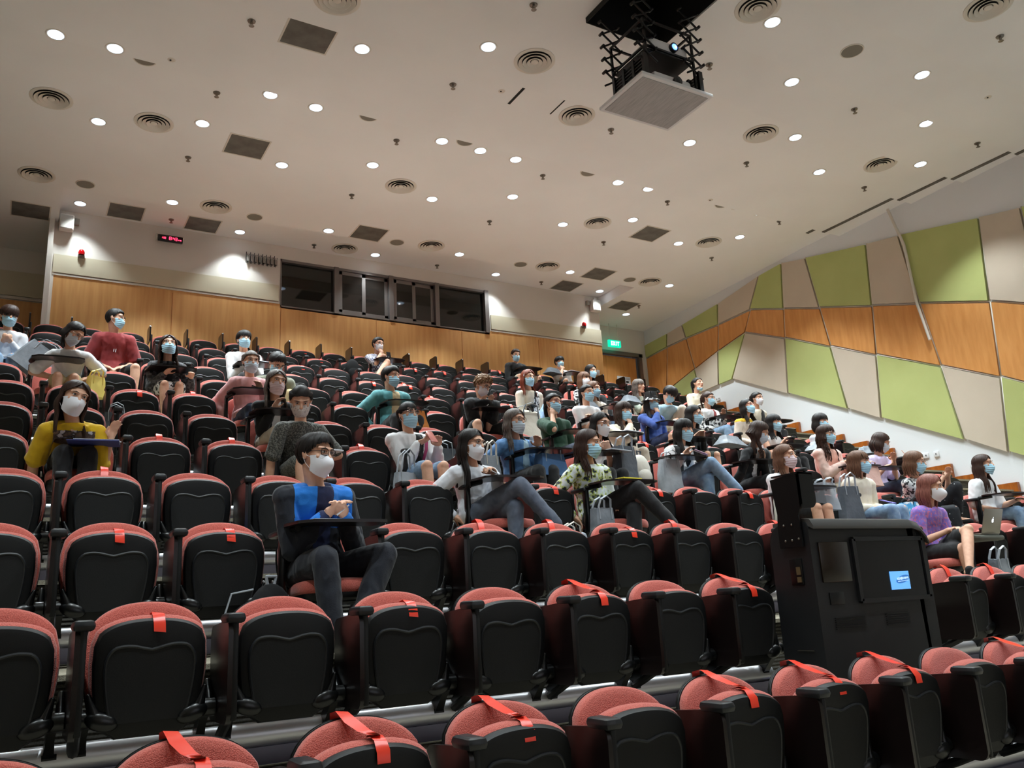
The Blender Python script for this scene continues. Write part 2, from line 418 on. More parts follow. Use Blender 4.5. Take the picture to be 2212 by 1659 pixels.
# ---------------------------------------------------------------- ceiling fixtures
DL = [(0.01, 9.28, 7.37), (0.6, 9.26, 7.37), (3.08, 8.06, 7.37), (4.32, 7.29, 7.29), (6.83, 5.35, 7.13), (0.59, 11.14, 7.5), (2.43, 9.59, 7.5), (3.03, 9.62, 7.5), (1.8, 10.62, 7.5), (8.02, 6.13, 7.21), (9.3, 5.22, 7.13), (4.88, 9.67, 7.5), (5.5, 9.67, 7.5), (6.1, 9.67, 7.5), (8.03, 8.01, 7.37), (9.23, 7.14, 7.29), (10.53, 5.99, 7.21), (3.04, 11.26, 7.5), (4.24, 10.71, 7.5), (10.39, 7.7, 7.29), (11.52, 6.76, 7.21), (0.58, 14.18, 7.72), (1.82, 13.1, 7.5), (5.5, 11.33, 7.5), (6.66, 10.72, 7.5), (7.96, 9.6, 7.5), (8.55, 9.57, 7.5), (10.4, 9.45, 7.5), (10.97, 9.46, 7.5), (3.12, 14.24, 7.72), (4.37, 13.13, 7.5), (8.0, 11.26, 7.5), (9.04, 10.6, 7.5), (10.49, 11.06, 7.5), (11.38, 10.36, 7.5), (5.67, 14.25, 7.72), (6.91, 13.14, 7.5), (8.31, 14.22, 7.72), (9.37, 13.06, 7.5), (11.8, 12.86, 7.5), (10.94, 14.18, 7.72), (12.07, 14.72, 7.5)]
DL += [(x, y, 7.05) for y in (3.5, 1.9) for x in (-1.2, 1.2, 3.6, 6.0, 8.4, 10.8)]  # unseen downlights added out of frame to light the front rows
DF = [(2.52, 7.3, 7.29), (6.5, 5.25, 7.13), (8.7, 4.03, 7.05), (4.94, 7.28, 7.29), (0.03, 10.82, 7.5), (1.23, 10.86, 7.5), (6.14, 8.13, 7.37), (8.69, 7.28, 7.29), (-0.06, 12.98, 7.5), (4.87, 11.13, 7.5), (11.08, 7.12, 7.29), (2.46, 12.98, 7.5), (8.53, 10.95, 7.5), (10.99, 10.78, 7.5), (5.04, 14.2, 7.72), (6.26, 12.99, 7.5), (8.78, 12.98, 7.5), (11.26, 12.85, 7.5)]
GR = [(2.46, 8.07, 7.37), (2.46, 10.96, 7.5), (-0.1, 14.27, 7.5), (1.26, 14.2, 7.72), (2.48, 14.2, 7.72), (5.04, 12.95, 7.5), (9.7, 10.94, 7.5), (9.97, 12.92, 7.5), (10.06, 14.2, 7.72), (11.65, 14.25, 7.5)]
SP = [(0.94, 9.50, 7.5), (3.72, 9.5, 7.5), (5.18, 9.52, 7.5), (7.33, 9.52, 7.5), (0.58, 13.01, 7.5), (3.1, 13.1, 7.5), (5.63, 13.1, 7.5), (8.23, 13.1, 7.5), (10.77, 12.91, 7.5), (10.09, 9.47, 7.5), (8.08, 5.29, 7.13)]
SK = [(1.84, 8.13, 7.37), (1.82, 9.83, 7.5), (4.36, 6.37, 7.21), (4.33, 8.22, 7.37), (6.81, 6.32, 7.21), (6.77, 8.21, 7.37), (4.29, 9.92, 7.5), (1.79, 11.59, 7.5), (6.73, 9.91, 7.5), (4.28, 11.72, 7.5), (1.97, 14.2, 7.72), (6.75, 11.67, 7.5), (9.28, 6.19, 7.21), (9.23, 8.08, 7.37), (9.33, 4.27, 7.05), (11.74, 5.99, 7.21), (11.5, 7.74, 7.29), (9.14, 9.79, 7.5), (11.55, 9.55, 7.5), (9.12, 11.58, 7.5), (11.58, 11.33, 7.5), (4.47, 14.26, 7.72), (6.98, 14.25, 7.72), (9.42, 14.21, 7.72), (11.97, 14.12, 7.5)]
SN = [(1.19, 9.2, 7.37), (4.95, 8.08, 7.37), (10.57, 5.14, 7.13), (9.59, 9.25, 7.37)]
def nth(n):
    w = ['first', 'second', 'third', 'fourth', 'fifth', 'sixth', 'seventh', 'eighth', 'ninth', 'tenth', 'eleventh', 'twelfth', 'thirteenth', 'fourteenth', 'fifteenth', 'sixteenth', 'seventeenth', 'eighteenth', 'nineteenth', 'twentieth',
         'twenty-first', 'twenty-second', 'twenty-third', 'twenty-fourth', 'twenty-fifth', 'twenty-sixth', 'twenty-seventh', 'twenty-eighth', 'twenty-ninth', 'thirtieth']
    return w[n - 1]
def place_names(pts):
    """for every ceiling point: which cross band it lies in and which place it takes in it"""
    bands = {}
    for i, p in enumerate(pts):
        b = 0
        for k, lim in enumerate((4.8, 5.85, 6.85, 7.8, 9.35, 10.2, 12.2, 13.6, 20)):
            if p[1] < lim: b = k; break
        bands.setdefault(b, []).append(i)
    bn = ['over the stage edge', 'in the second ceiling band', 'in the third ceiling band', 'in the fourth ceiling band', 'in the fifth ceiling band', 'just behind the main ceiling step',
          'over the middle rows', 'before the raised bay', 'by the back wall']
    out = {}
    for b, l in bands.items():
        l.sort(key=lambda i: pts[i][0])
        for n, i in enumerate(l): out[i] = (bn[b], nth(n + 1), len(l))
    return out
def meshset(parts): return [(n, b.mesh(n, m)) for n, b, m in parts]
ring = MB(); ring.lathe([(.079, .03), (.083, -.004), (.098, -.008), (.105, 0.0), (.105, .004), (.09, .03)], n=24, close=True)
lens = MB(); lens.lathe([(.001, -.003), (.05, -.0035), (.081, -.004)], n=24)
bulb = MB(); bulb.ell((0, -.045, -.004), (.020, .020, .008), n=10, m=6)
P_DL = [('trim_ring', ring.mesh('trim_ring', M_TRIMW)), ('lens', lens.mesh('lens', M_LAMPON)), ('bulb', bulb.mesh('bulb', M_BULB))]
def spot(n, w):
    l = bpy.data.lights.new(n, 'SPOT'); l.energy = w; l.spot_size = rad(96); l.spot_blend = .55; l.shadow_soft_size = .07; l.color = (.86, .97, 1.0); return l
LD = bpy.data.lights.new('downlight_lamp', 'SPOT'); LD.energy = LAMP_W; LD.spot_size = rad(96); LD.spot_blend = .5; LD.shadow_soft_size = .07; LDB = spot('downlight_lamp_by_wall', LAMP_W * .30); LD.color = (.86, .97, 1.0)
def place_set(name, pts, parts, label, cat, group, lamp=None):
    nm = place_names(pts)
    for i, p in enumerate(pts):
        e = empty(name, p); w, o, n = nm[i]
        tag(e, (label + ' ' + w + (', %s from the left' % o if n > 1 else '')), cat, group)
        for pn, me in parts: addobj(pn, me, e)
        if lamp:
            l = bpy.data.objects.new('lamp', LDB if p[1] > 14.0 else lamp); link(l); l.parent = e; l.location = (0, 0, -.03)
place_set('downlight', DL, P_DL, 'round recessed downlight, lit,', 'ceiling light', 'recessed downlights', LD)  # also places the unseen ones added over the stage edge
cone = MB()
cone.lathe([(.246, -.001), (.246, -.007), (.225, -.013), (.205, -.012), (.198, -.003)], n=40)
for ri, ro in ((.148, .192), (.098, .141), (.050, .090)): cone.lathe([(ri, -.006), (ro, -.030), (ro + .003, -.028), (ri + .004, -.003)], n=36, close=True)
cone.lathe([(.001, -.022), (.03, -.022), (.043, -.018), (.043, -.004)], n=18)
back = MB(); back.lathe([(.001, -.0025), (.20, -.0025)], n=28)
place_set('round_air_diffuser', DF, [('rings', cone.mesh('rings', M_DIFF)), ('throat', back.mesh('throat', M_DARK))], 'round ringed air diffuser', 'air diffuser', 'round air diffusers')
gf = MB(); gf.box((0, .268, 0), (.56, .02, .012)); gf.box((0, -.268, 0), (.56, .02, .012)); gf.box((.27, 0, 0), (.02, .54, .012)); gf.box((-.27, 0, 0), (.02, .54, .012))
gm = MB(); gm.box((0, 0, -.001), (.52, .52, .004))
place_set('air_grille', GR, [('grille_frame', gf.mesh('grille_frame', M_TRIMW, False)), ('grille_mesh', gm.mesh('grille_mesh', M_GRILLE, False))], 'square dark grey air grille', 'air grille', 'square air grilles')
sf = MB(); sf.lathe([(.12, .004), (.12, -.008), (.132, -.008), (.136, .004)], n=28); sm_ = MB(); sm_.lathe([(.001, -.005), (.12, -.004)], n=28)
place_set('ceiling_speaker', SP, [('speaker_ring', sf.mesh('speaker_ring', M_TRIMW)), ('speaker_grille', sm_.mesh('speaker_grille', M_SPK))], 'round grey ceiling speaker', 'speaker', 'ceiling speakers')
sk = MB(); sk.lathe([(.001, 0), (.045, 0), (.04, -.012), (.016, -.02), (.012, -.05), (.001, -.05)], n=14); sk.lathe([(.001, -.058), (.03, -.062), (.001, -.066)], n=12); sk.tube([(.012, 0, -.045), (.016, 0, -.06)], .004, 5); sk.tube([(-.012, 0, -.045), (-.016, 0, -.06)], .004, 5)
sk_me = sk.mesh('sprinkler', M_CHROME); nm = place_names(SK)
for i, p in enumerate(SK): tag(addobj('sprinkler', sk_me, None, p), 'small sprinkler head %s, %s from the left' % nm[i][:2], 'sprinkler', 'sprinkler heads')
sn = MB(); sn.lathe([(.001, -.004), (.04, -.003), (.048, .002)], n=16); sn.mat(1).ell((-.012, .0, -.008), (.012, .012, .008), n=8, m=5)
sn_me = sn.mesh('sensor', [M_TRIMW, M_DARK]); nm = place_names(SN)
for i, p in enumerate(SN): tag(addobj('motion_sensor', sn_me, None, p), 'tiny round sensor %s' % nm[i][0], 'sensor', 'ceiling sensors')
for i, (x, y0, y1) in enumerate(((5.17, 7.85, 8.28), (5.79, 7.85, 8.25))):
    m = MB(); m.box((x, (y0 + y1) / 2, 7.369), (.035 - .02 * i, y1 - y0, .01))
    tag(m.build('ceiling_slot', M_DARK, smooth=False), ['wide', 'narrow'][i] + ' dark slot cut in the ceiling near the projector lift', 'ceiling slot')

# projector lift
lift = empty('projector_lift', (5.49, 5.87, 7.1)); tag(lift, 'black scissor lift lowered from the ceiling carrying a square white plate', 'projector lift')
m = MB(); m.mat(0).rbox((0, .02, -1.03), (.94, .72, .035), .006); m.mat(1).box((0, .02, -1.051), (.86, .64, .004)); m.build('plate', [M_WHITEP, mat('brushed plate', (176, 174, 174), .6, pat=('noise', 6, (156, 154, 154), .4, .7, (14, 1, 1)))], lift, smooth=False)
for sx in (-1, 1):
    for yy in (-.27, .27):
        m = MB(); n = 5; z0, z1 = -.02, -.80; dz = (z0 - z1) / n
        for k in range(n):
            a, b = z0 - dz * k, z0 - dz * (k + 1)
            x0, x1 = sx * .44, sx * .20
            m.tube([(x0, yy - .012, a), (x1, yy - .012, b)], .011, 6); m.tube([(x1, yy + .012, a), (x0, yy + .012, b)], .011, 6)
            m.cyl((x0, yy - .03, a), (x0, yy + .03, a), .016, n=8); m.cyl((x1, yy - .03, a), (x1, yy + .03, a), .014, n=8)
        m.build('scissor_arm', M_BLACKM, lift)
m = MB()
for x in (-.32, .32):
    for y in (-.26, .28): m.box((x, y, -.66), (.022, .022, .72))
for z in (-.31, -.62, -.99): 
    for y in (-.26, .28): m.box((0, y, z), (.66, .02, .02))
    for x in (-.32, .32): m.box((x, 0, z), (.02, .54, .02))
m.box((0, .01, -.645), (.62, .52, .012)); m.build('cage', M_BLACKM, lift, smooth=False)
for sx in (-1, 1):
    m = MB()
    for k in range(4): m.box((sx * .37, .2 - .16 * k, -.88), (.05, .035, .27))
    for k in range(7): m.box((sx * .37, -.03, -.78 - .036 * k), (.03, .5, .012))
    m.build('ribbed_cable_carrier', M_BLACKM, lift, smooth=False)
for nme, z in (('projector', -.53), ('projector', -.93)):
    p = empty(nme, (5.49 + .03, 5.80, 7.1 + z))
    tag(p, 'white projector with its lens lit blue, on the upper shelf of the lift' if z > -.6 else 'white projector with a dark lens, on the white plate of the lift', 'projector')
    m = MB(); m.rbox((0, 0, 0), (.5, .34, .13), .03); m.build('housing', M_WHITEP, p)
    m = MB(); m.cyl((.04, -.17, 0), (.04, -.205, 0), .052, n=20); m.build('lens_ring', M_BLKG, p)
    m = MB(); m.ell((.04, -.203, 0), (.036, .012, .036)); m.build('lens', mat('lens lit', (40, 60, 160), .1, emit=(70, 120, 255), estr=6) if z > -.6 else M_BLKG, p)
    if z > -.6:
        m = MB(); m.ell((.045, -.214, -.006), (.013, .005, .013), n=10, m=6); m.build('lens_core', mat('lens core', (200, 230, 255), .1, emit=(210, 235, 255), estr=25), p)

# ---------------------------------------------------------------- things on the back wall
for nme, x, lab in (('wall_speaker', .42, 'white box speaker high on the back wall at its left corner'), ('wall_speaker', 10.98, 'white box speaker high on the back wall at its right corner')):
    e = empty(nme, (x, BW - .09, 7.48)); tag(e, lab, 'speaker')
    m = MB(); m.rbox((0, 0, -.02), (.21, .15, .26), .02); m.build('cabinet', M_WALLG, e); m = MB(); m.box((0, -.077, -.02), (.17, .006, .22)); m.build('speaker_grille', mat('pale grille', (172, 168, 160), .7), e, smooth=False)
    m = MB(); m.box((0, .04, .14), (.04, .1, .06)); m.build('bracket', M_WALLG, e, smooth=False)
for x, lab in ((.57, 'small junction box beside the left wall speaker'), (10.82, 'small junction box beside the right wall speaker')):
    m = MB(); m.rbox((x, BW - .03, 7.53), (.07, .07, .11), .008); m.box((x, BW - .068, 7.55), (.03, .01, .03)); tag(m.build('junction_box', mat('dull box', (150, 144, 132), .6)), lab, 'junction box')
for x, lab in ((.67, 'red alarm beacon on the back wall below the left speaker'), (10.66, 'red alarm beacon on the back wall near the exit')):
    e = empty('alarm_beacon', (x, BW - .03, 6.97)); tag(e, lab, 'alarm')
    m = MB(); m.rbox((0, .0, -.03), (.1, .06, .05), .01); m.build('beacon_base', mat('beacon grey', (120, 110, 105), .5), e)
    m = MB(); m.lathe([(.045, -.01), (.05, .03), (.04, .065), (.02, .082), (.001, .086)], c=(0, -.02, 0), n=18); m.build('beacon_lens', mat('alarm lens', (190, 14, 22), .12), e)
clk = empty('digital_clock', (2.0, BW - .12, 7.45)); tag(clk, 'black digital wall clock with glowing red digits on a white bracket', 'clock')
m = MB(); m.rbox((0, 0, 0), (.40, .06, .105), .008); m.build('case', M_BLKG, clk)
m = MB(); m.box((0, .05, .07), (.46, .12, .012)); m.box((-.225, .05, 0.03), (.008, .1, .1)); m.build('bracket', M_WALLG, clk, smooth=False)
M_LED = mat('red led', (255, 60, 80), .4, emit=(255, 40, 70), estr=7)
SEG = {'0': 'abcdef', '1': 'bc', '2': 'abged', '3': 'abgcd', '4': 'fgbc', '5': 'afgcd', '6': 'afgcde', '7': 'abc', '8': 'abcdefg', '9': 'abcdfg'}
def seg(m, ch, x, z, w, h, y, t=.006):
    P = {'a': (0, h, 1), 'g': (0, 0, 1), 'd': (0, -h, 1), 'f': (-w, h / 2, 0), 'b': (w, h / 2, 0), 'e': (-w, -h / 2, 0), 'c': (w, -h / 2, 0)}
    for s_ in SEG[ch]:
        dx, dz, hor = P[s_]; m.box((x + dx, y, z + dz), (w * 1.7, .004, t) if hor else (t, .004, h * .85))
m = MB(); seg(m, '8', -.005, 0, .016, .026, -.032); seg(m, '4', .055, 0, .013, .026, -.032); seg(m, '3', .093, 0, .013, .026, -.032)
m.box((.027, -.032, .012), (.006, .004, .006)); m.box((.027, -.032, -.012), (.006, .004, .006))
for x, ch in ((-.14, '1'), (-.105, '0'), (-.085, '0')): seg(m, ch, x, -.004, .008, .014, -.032, .004)
for x in (.132, .155, .168): m.box((x, -.032, -.012), (.012, .004, .016))
m.build('digits', M_LED, clk, smooth=False)
for k in range(8):
    e = empty('wireless_microphone_receiver', (3.33 + .072 * k, BW - .03, 7.35)); tag(e, 'small grey receiver with looped cables beside the booth window, %s from the left' % nth(k + 1), 'receiver', 'row of receivers by the booth window')
    m = MB(); m.rbox((0, 0, 0), (.05, .04, .11), .006); m.build('case', mat('receiver grey', (140, 134, 128), .5), e)
    m = MB(); m.tube([(-.008, -.02, -.055), (-.02, -.025, -.10), (-.033, -.02, -.085), (-.034, -.02, 0), (-.030, -.02, .12)], .006, 6)
    m.tube([(-.012, -.02, .055), (-.006, -.03, .085)], .005, 5); m.tube([(.012, -.02, .055), (.018, -.03, .085)], .005, 5); m.cyl((-.008, -.022, -.05), (-.008, -.022, -.068), .011, n=8); m.build('cable', M_BLACKM, e)
m = MB(); m.rbox((10.94, BW - .02, 5.92), (.1, .05, .12), .01); tag(m.build('wall_box', M_WHITEP), 'white wall box on the wood near the exit corner', 'wall box')
ex = empty('exit_sign', (12.2, 15.42, 7.0)); tag(ex, 'green lit EXIT sign hanging above the exit door', 'exit sign')
m = MB(); m.rbox((0, 0, 0), (.36, .06, .17), .01); m.build('case', mat('exit green', (0, 200, 165), .4, emit=(0, 205, 165), estr=1.1), ex)
m = MB(); m.tube([(-.12, 0, .08), (-.12, 0, .5)], .006, 6); m.tube([(.12, 0, .08), (.12, 0, .5)], .006, 6); m.build('hanger', M_TRIMW, ex)
def text(name, body, size, loc, rot, mt, parent=None, ext=.001, bold=0.0, sx=1.0):
    c = bpy.data.curves.new(name, 'FONT'); c.body = body; c.size = size; c.extrude = ext; c.align_x = 'CENTER'; c.align_y = 'CENTER'; c.offset = bold
    c.materials.append(mt); o = bpy.data.objects.new(name, c); link(o); o.location = loc; o.rotation_euler = rot; o.scale = (sx, 1, 1)
    if parent: o.parent = parent
    return o
m = MB(); L_H, L_T, yy = .10, .018, -.031
def bar(x, z, w, h): m.box((x, yy, z), (w, .004, h))
bar(-.105, 0, L_T, L_H)
for z in (-.041, 0, .041): bar(-.085, z, .05, L_T)
for s_ in (-1, 1): m.box((-.025, yy, 0), (L_T, .004, .112), rotm(0, s_ * 27, 0))
bar(.035, 0, L_T, L_H); bar(.092, 0, L_T, L_H); bar(.092, .041, .07, L_T)
m.build('lettering', mat('exit letters', (255, 255, 255), .4, emit=(235, 255, 250), estr=1.6), ex, smooth=False)
nt_ = empty('door_notice', (12.58, 15.65, 6.18)); tag(nt_, 'white printed notice taped on the exit door', 'notice')
m = MB(); m.box((0, 0, 0), (.40, .004, .2)); m.build('sheet', M_PAPER, nt_, smooth=False)
m = MB(); m.box((-.02, -.003, .06), (.12, .002, .025))
for k in range(3): m.box((.12, -.003, .07 - .02 * k), (.12, .002, .006))
m.box((-.13, -.003, -.02), (.03, .002, .05)); m.box((.1, -.003, -.03), (.08, .002, .04)); m.build('print', M_BLACKM, nt_, smooth=False)
for y, z, w, lab in ((8.39, 3.06, .15, 'white double wall socket above the side steps'), (8.17, 3.05, .09, 'white single wall socket beside the double socket'), (13.15, 5.17, .12, 'white wall socket below the far wall panels'), (7.58, 2.78, .09, 'white wall socket behind the long haired student at the right')):
    e = empty('wall_socket', (wallX(y) - .01, y, z)); tag(e, lab, 'socket')
    m = MB(); m.rbox((0, 0, 0), (.03, w, .09), .006); m.build('plate', M_WHITEP, e)
    m = MB(); [m.box((-.017, dy, .0), (.004, .018, .022)) for dy in ((-.035, .035) if w > .1 else (0,))]; m.build('switch', mat('socket grey', (90, 90, 95), .4), e, smooth=False)
# unseen screen added on the stage wall, glows to light the front rows
ps = empty('added_screen', (5.2, -4.9, 3.1)); tag(ps, 'unseen projection screen added to glow at the stage wall', 'projection screen')
m = MB(); m.box((0, 0, 0), (6.4, .03, 3.4)); m.build('screen_surface', mat('added screen glow', (240, 240, 240), .9, emit=(235, 240, 255), estr=SCREEN_E), ps, smooth=False)
m = MB(); m.box((0, .0, 1.75), (6.6, .1, .1)); m.box((0, .0, -1.75), (6.6, .1, .06)); m.build('screen_case', M_TRIMW, ps, smooth=False)
# ---------------------------------------------------------------- tip-up seats with a swing tablet
# seat-local frame: origin on the platform under the seat, +X to the viewer's right, stage towards -Y, top of the back at y=0, z=.718
def superarc(u, p=2.6): return max(0.0, 1 - abs(u) ** p) ** (1 / p)
def outline_back(n=28):
    """outline of the backrest in x,z (closed, from bottom left, clockwise)"""
    pts = []
    for i in range(n + 1):
        u = -1 + 2 * i / n; pts.append((.231 * u, .555 + .163 * superarc(u, 2.2)))
    side = [(.235, .50), (.231, .44), (.222, .38), (.21, .32), (.19, .27), (.155, .245)]
    return pts + side + [(-x, z) for x, z in reversed(side)]
def slab_from_outline(mb, out, yf, thick, bulge=.0, k=5, edge=.015):
    """pillow-like slab: concentric rings of an outline; yf(x,z)=surface y of the back face; front towards -Y"""
    cx = 0; cz = sum(p[1] for p in out) / len(out)
    def ring(s, yo):
        return [V((cx + (x - cx) * s, yf(cx + (x - cx) * s, cz + (z - cz) * s) - yo, cz + (z - cz) * s)) for x, z in out]
    R_ = [ring(1 - edge * 6, 0), ring(1 - edge * 1.2, 0), ring(1, edge * .9), ring(1, thick - edge * .9), ring(1 - edge * 1.2, thick - edge * .15), ring(1 - edge * 5, thick + bulge * .35), ring(.75, thick + bulge * .7), ring(.45, thick + bulge * .95), ring(.15, thick + bulge)]
    n = len(out); vs = [p for r in R_ for p in r]; fs = []
    for i in range(len(R_) - 1):
        for j in range(n): fs.append((i * n + j, (i + 1) * n + j, (i + 1) * n + (j + 1) % n, i * n + (j + 1) % n))
    fs.append(tuple(range(n))); fs.append(tuple(reversed(range((len(R_) - 1) * n, len(R_) * n))))
    mb.add(vs, fs)
def yback(x, z): return -.085 + .155 * (z - .25) / .47 * .55 + .0 + .0 - .035 * (x / .25) ** 2 * .0 - .0 + (-.030) * (x / .25) ** 2
m = MB(); slab_from_outline(m, outline_back(), lambda x, z: yback(x, z) - .022, .045, .012); ME_BACK = m.mesh('backrest', M_SEATRED)
m = MB(); slab_from_outline(m, [(x * 1.012, .48 + (z - .48) * 1.012) for x, z in outline_back()], yback, .021, .0); ME_SHELL = m.mesh('back_shell', M_BLK)
# seat pan, modelled flat: hinge at origin, s (towards the stage) = -Y, cushion on top
def pan_outline(n=26):
    pts = []
    for i in range(n + 1):
        u = -1 + 2 * i / n; pts.append((.214 * u, .275 + .10 * superarc(u, 2.3)))
    side = [(.217, .20), (.212, .12), (.203, .05), (.19, -.01), (.165, -.06), (.12, -.09)]
    return pts + side + [(-x, s) for x, s in reversed(side)]
def pan_mesh():
    m = MB()
    out = [(x, s) for x, s in pan_outline() if s > -.005] 
    # cushion
    cx, cs = 0, .16
    def ring(sc, z, sh=1.0): return [V((x * sc, -(cs + (s - cs) * sc * sh), z)) for x, s in out]
    R_ = [ring(.93, -.012), ring(1.0, .004), ring(1.012, .022), ring(1.0, .045), ring(.95, .062), ring(.8, .072), ring(.5, .072), ring(.2, .068)]
    n = len(out); vs = [p for r in R_ for p in r]; fs = []
    for i in range(len(R_) - 1):
        for j in range(n): fs.append((i * n + j, (i + 1) * n + j, (i + 1) * n + (j + 1) % n, i * n + (j + 1) % n))
    fs.append(tuple(range(n))); fs.append(tuple(reversed(range((len(R_) - 1) * n, len(R_) * n))))
    return m.add(vs, fs)
def pan_shell():
    m = MB(); out = pan_outline(); cs = .14
    def ring(sc, z): return [V((x * sc, -(cs + (s - cs) * sc), z)) for x, s in out]
    R_ = [ring(.94, .012), ring(.965, .0), ring(.965, -.018), ring(.93, -.034), ring(.85, -.04), ring(.4, -.044)]
    n = len(out); vs = [p for r in R_ for p in r]; fs = []
    for i in range(len(R_) - 1):
        for j in range(n): fs.append((i * n + j, (i + 1) * n + j, (i + 1) * n + (j + 1) % n, i * n + (j + 1) % n))
    fs.append(tuple(range(n))); fs.append(tuple(reversed(range((len(R_) - 1) * n, len(R_) * n))))
    return m.add(vs, fs)
def under_panel():
    """raised underside panel with its wavy upper rim"""
    m = MB(); rim = []
    for t in range(0, 9): a = t / 8; rim.append((-.136 - .030 * math.sin(a * PI / 2), -.02 + .21 * a))
    for t in range(1, 7): a = t / 6; rim.append((-.166 + .050 * (1 - math.cos(a * PI / 2)), .19 + .075 * math.sin(a * PI / 2)))
    for t in range(1, 9): a = t / 8; rim.append((-.116 + .116 * a, .265 + .006 * math.sin(a * PI) - .013 * (1 - math.cos(a * PI)) * .6))
    full = rim + [(-x, s) for x, s in reversed(rim[:-1])]
    m.mat(1).tube([(x, -s, -.046) for x, s in full], .0065, 6)
    m.mat(0).prism([(x * .985, -s * .99, -.048) for x, s in full], (0, 0, .012))
    return m
def pan_parts():
    return [('seat_cushion', pan_mesh().mesh('seat_cushion', M_SEATRED)), ('seat_shell', pan_shell().mesh('seat_shell', M_BLK)), ('underside_panel', under_panel().mesh('underside_panel', [M_BLKF, M_PAD]))]
PAN = pan_parts()
# far version in one mesh
m = MB()
for k, (b, mi) in enumerate(((pan_mesh(), 0), (pan_shell(), 1))): m.mat(mi).add(b.v, b.f)
b = under_panel(); off = len(m.v); m.v.extend(b.v)
for f, mi in zip(b.f, b.m): m.f.append(tuple(i + off for i in f)); m.m.append(2 if mi == 0 else 3)
ME_PANFAR = m.mesh('seat_pan', [M_SEATRED, M_BLK, M_BLKF, M_PAD])
HINGE = (-.185, .285)
def bracket_mesh(s):
    m = MB()
    m.cyl((s * .196, HINGE[0], HINGE[1]), (s * .258, HINGE[0], HINGE[1]), .036, n=18); m.cyl((s * .256, HINGE[0], HINGE[1]), (s * .264, HINGE[0], HINGE[1]), .030, .024, n=18)
    m.ell((s * .165, HINGE[0] - .040, HINGE[1] - .012), (.062, .024, .036), rotm(0, s * -18, 0), n=14, m=8)
    m.caps((s * .185, HINGE[0] - .03, HINGE[1] + .0), (s * .214, HINGE[0] - .02, HINGE[1] + .085), .030, .009)
    m.caps((s * .245, HINGE[0] + .02, HINGE[1]), (s * .25, -.07, .38), .02, .012)
    return m.mesh('side_bracket', M_BLKG)
def leg_mesh(s):
    m = MB()
    m.loft([[V((s * x, y, z)) for x, y in ((.20, -.215), (.238, -.22), (.242, -.14), (.2, -.14))] for z in (HINGE[1],)] +
           [[V((s * x, y, .215)) for x, y in ((.205, -.145), (.235, -.15), (.24, -.07), (.205, -.07))]] + [[V((s * x, y, .15)) for x, y in ((.2, -.09), (.24, -.095), (.245, .0), (.2, .0))]])
    m.cyl((s * .198, -.06, .145), (s * .25, -.06, .145), .026, n=12)
    return m.mesh('leg', M_BLKG)
ME_BR = {s: bracket_mesh(s) for s in (-1, 1)}; ME_LEG = {s: leg_mesh(s) for s in (-1, 1)}
def rounded_rect(w, h, r, n=5):
    pts = []
    for cx, cy, a0 in ((w / 2 - r, h / 2 - r, 0), (-w / 2 + r, h / 2 - r, 90), (-w / 2 + r, -h / 2 + r, 180), (w / 2 - r, -h / 2 + r, 270)):
        for i in range(n + 1): a = rad(a0 + 90 * i / n); pts.append((cx + r * math.cos(a), cy + r * math.sin(a)))
    return pts
def arm_meshes():
    """stowed: board hangs in the y,z plane left of the seat, post behind it, rounded pad on top"""
    ax = -.275
    m = MB(); pts = rounded_rect(.335, .40, .045)
    out = []
    for y, z in pts:
        zz = z - (.02 if y > 0 else 0) * (1 if z > 0 else 0); out.append((ax - .012, y - .225, zz + .425))
    m.prism(out, (.022, 0, 0)); board = m.mesh('tablet', M_TABLET, angle=25)
    m = MB(); m.rbox((ax + .016, -.375, .43), (.026, .04, .38), .01); m.tube([(ax + .012, -.34, .26), (ax + .02, -.2, .2), (ax + .03, -.09, .16)], .022, 8); post = m.mesh('arm_post', M_BLK)
    m = MB(); m.rbox((ax + .016, -.34, .632), (.078, .14, .042), .018); pad = m.mesh('arm_pad', M_PAD)
    return board, post, pad
ME_BOARD, ME_POST, ME_PADM = arm_meshes()
m = MB()
for me, k in ((ME_BOARD, 0), (ME_POST, 1), (ME_PADM, 2)):
    off = len(m.v); m.v.extend([tuple(v.co) for v in me.vertices])
    for p in me.polygons: m.f.append(tuple(i + off for i in p.vertices)); m.m.append(k)
ME_ARMFAR = m.mesh('tablet_arm', [M_TABLET, M_BLKG, M_PAD])
def deployed_meshes():
    m = MB()
    out = [(-.285, -.42), (-.262, -.60), (-.20, -.665), (-.05, -.685), (.16, -.68), (.215, -.65), (.225, -.56), (.20, -.47), (.12, -.44), (-.10, -.42), (-.17, -.37), (-.24, -.34), (-.275, -.36)]
    m.prism([(x, y, .655 + .0 * x) for x, y in out], (0, 0, .016))
    b = m.mesh('tablet', M_TABLET, angle=25)
    m = MB(); m.rbox((-.263, -.30, .46), (.035, .06, .36), .012); m.tube([(-.263, -.30, .30), (-.255, -.2, .2), (-.245, -.09, .16)], .022, 8); m.tube([(-.263, -.31, .64), (-.22, -.45, .648)], .02, 8); p = m.mesh('arm_post', M_BLKG)
    m = MB(); m.rbox((-.268, -.225, .632), (.06, .2, .035), .016); q = m.mesh('arm_pad', M_PAD)
    return b, p, q
ME_DB, ME_DP, ME_DPAD = deployed_meshes()
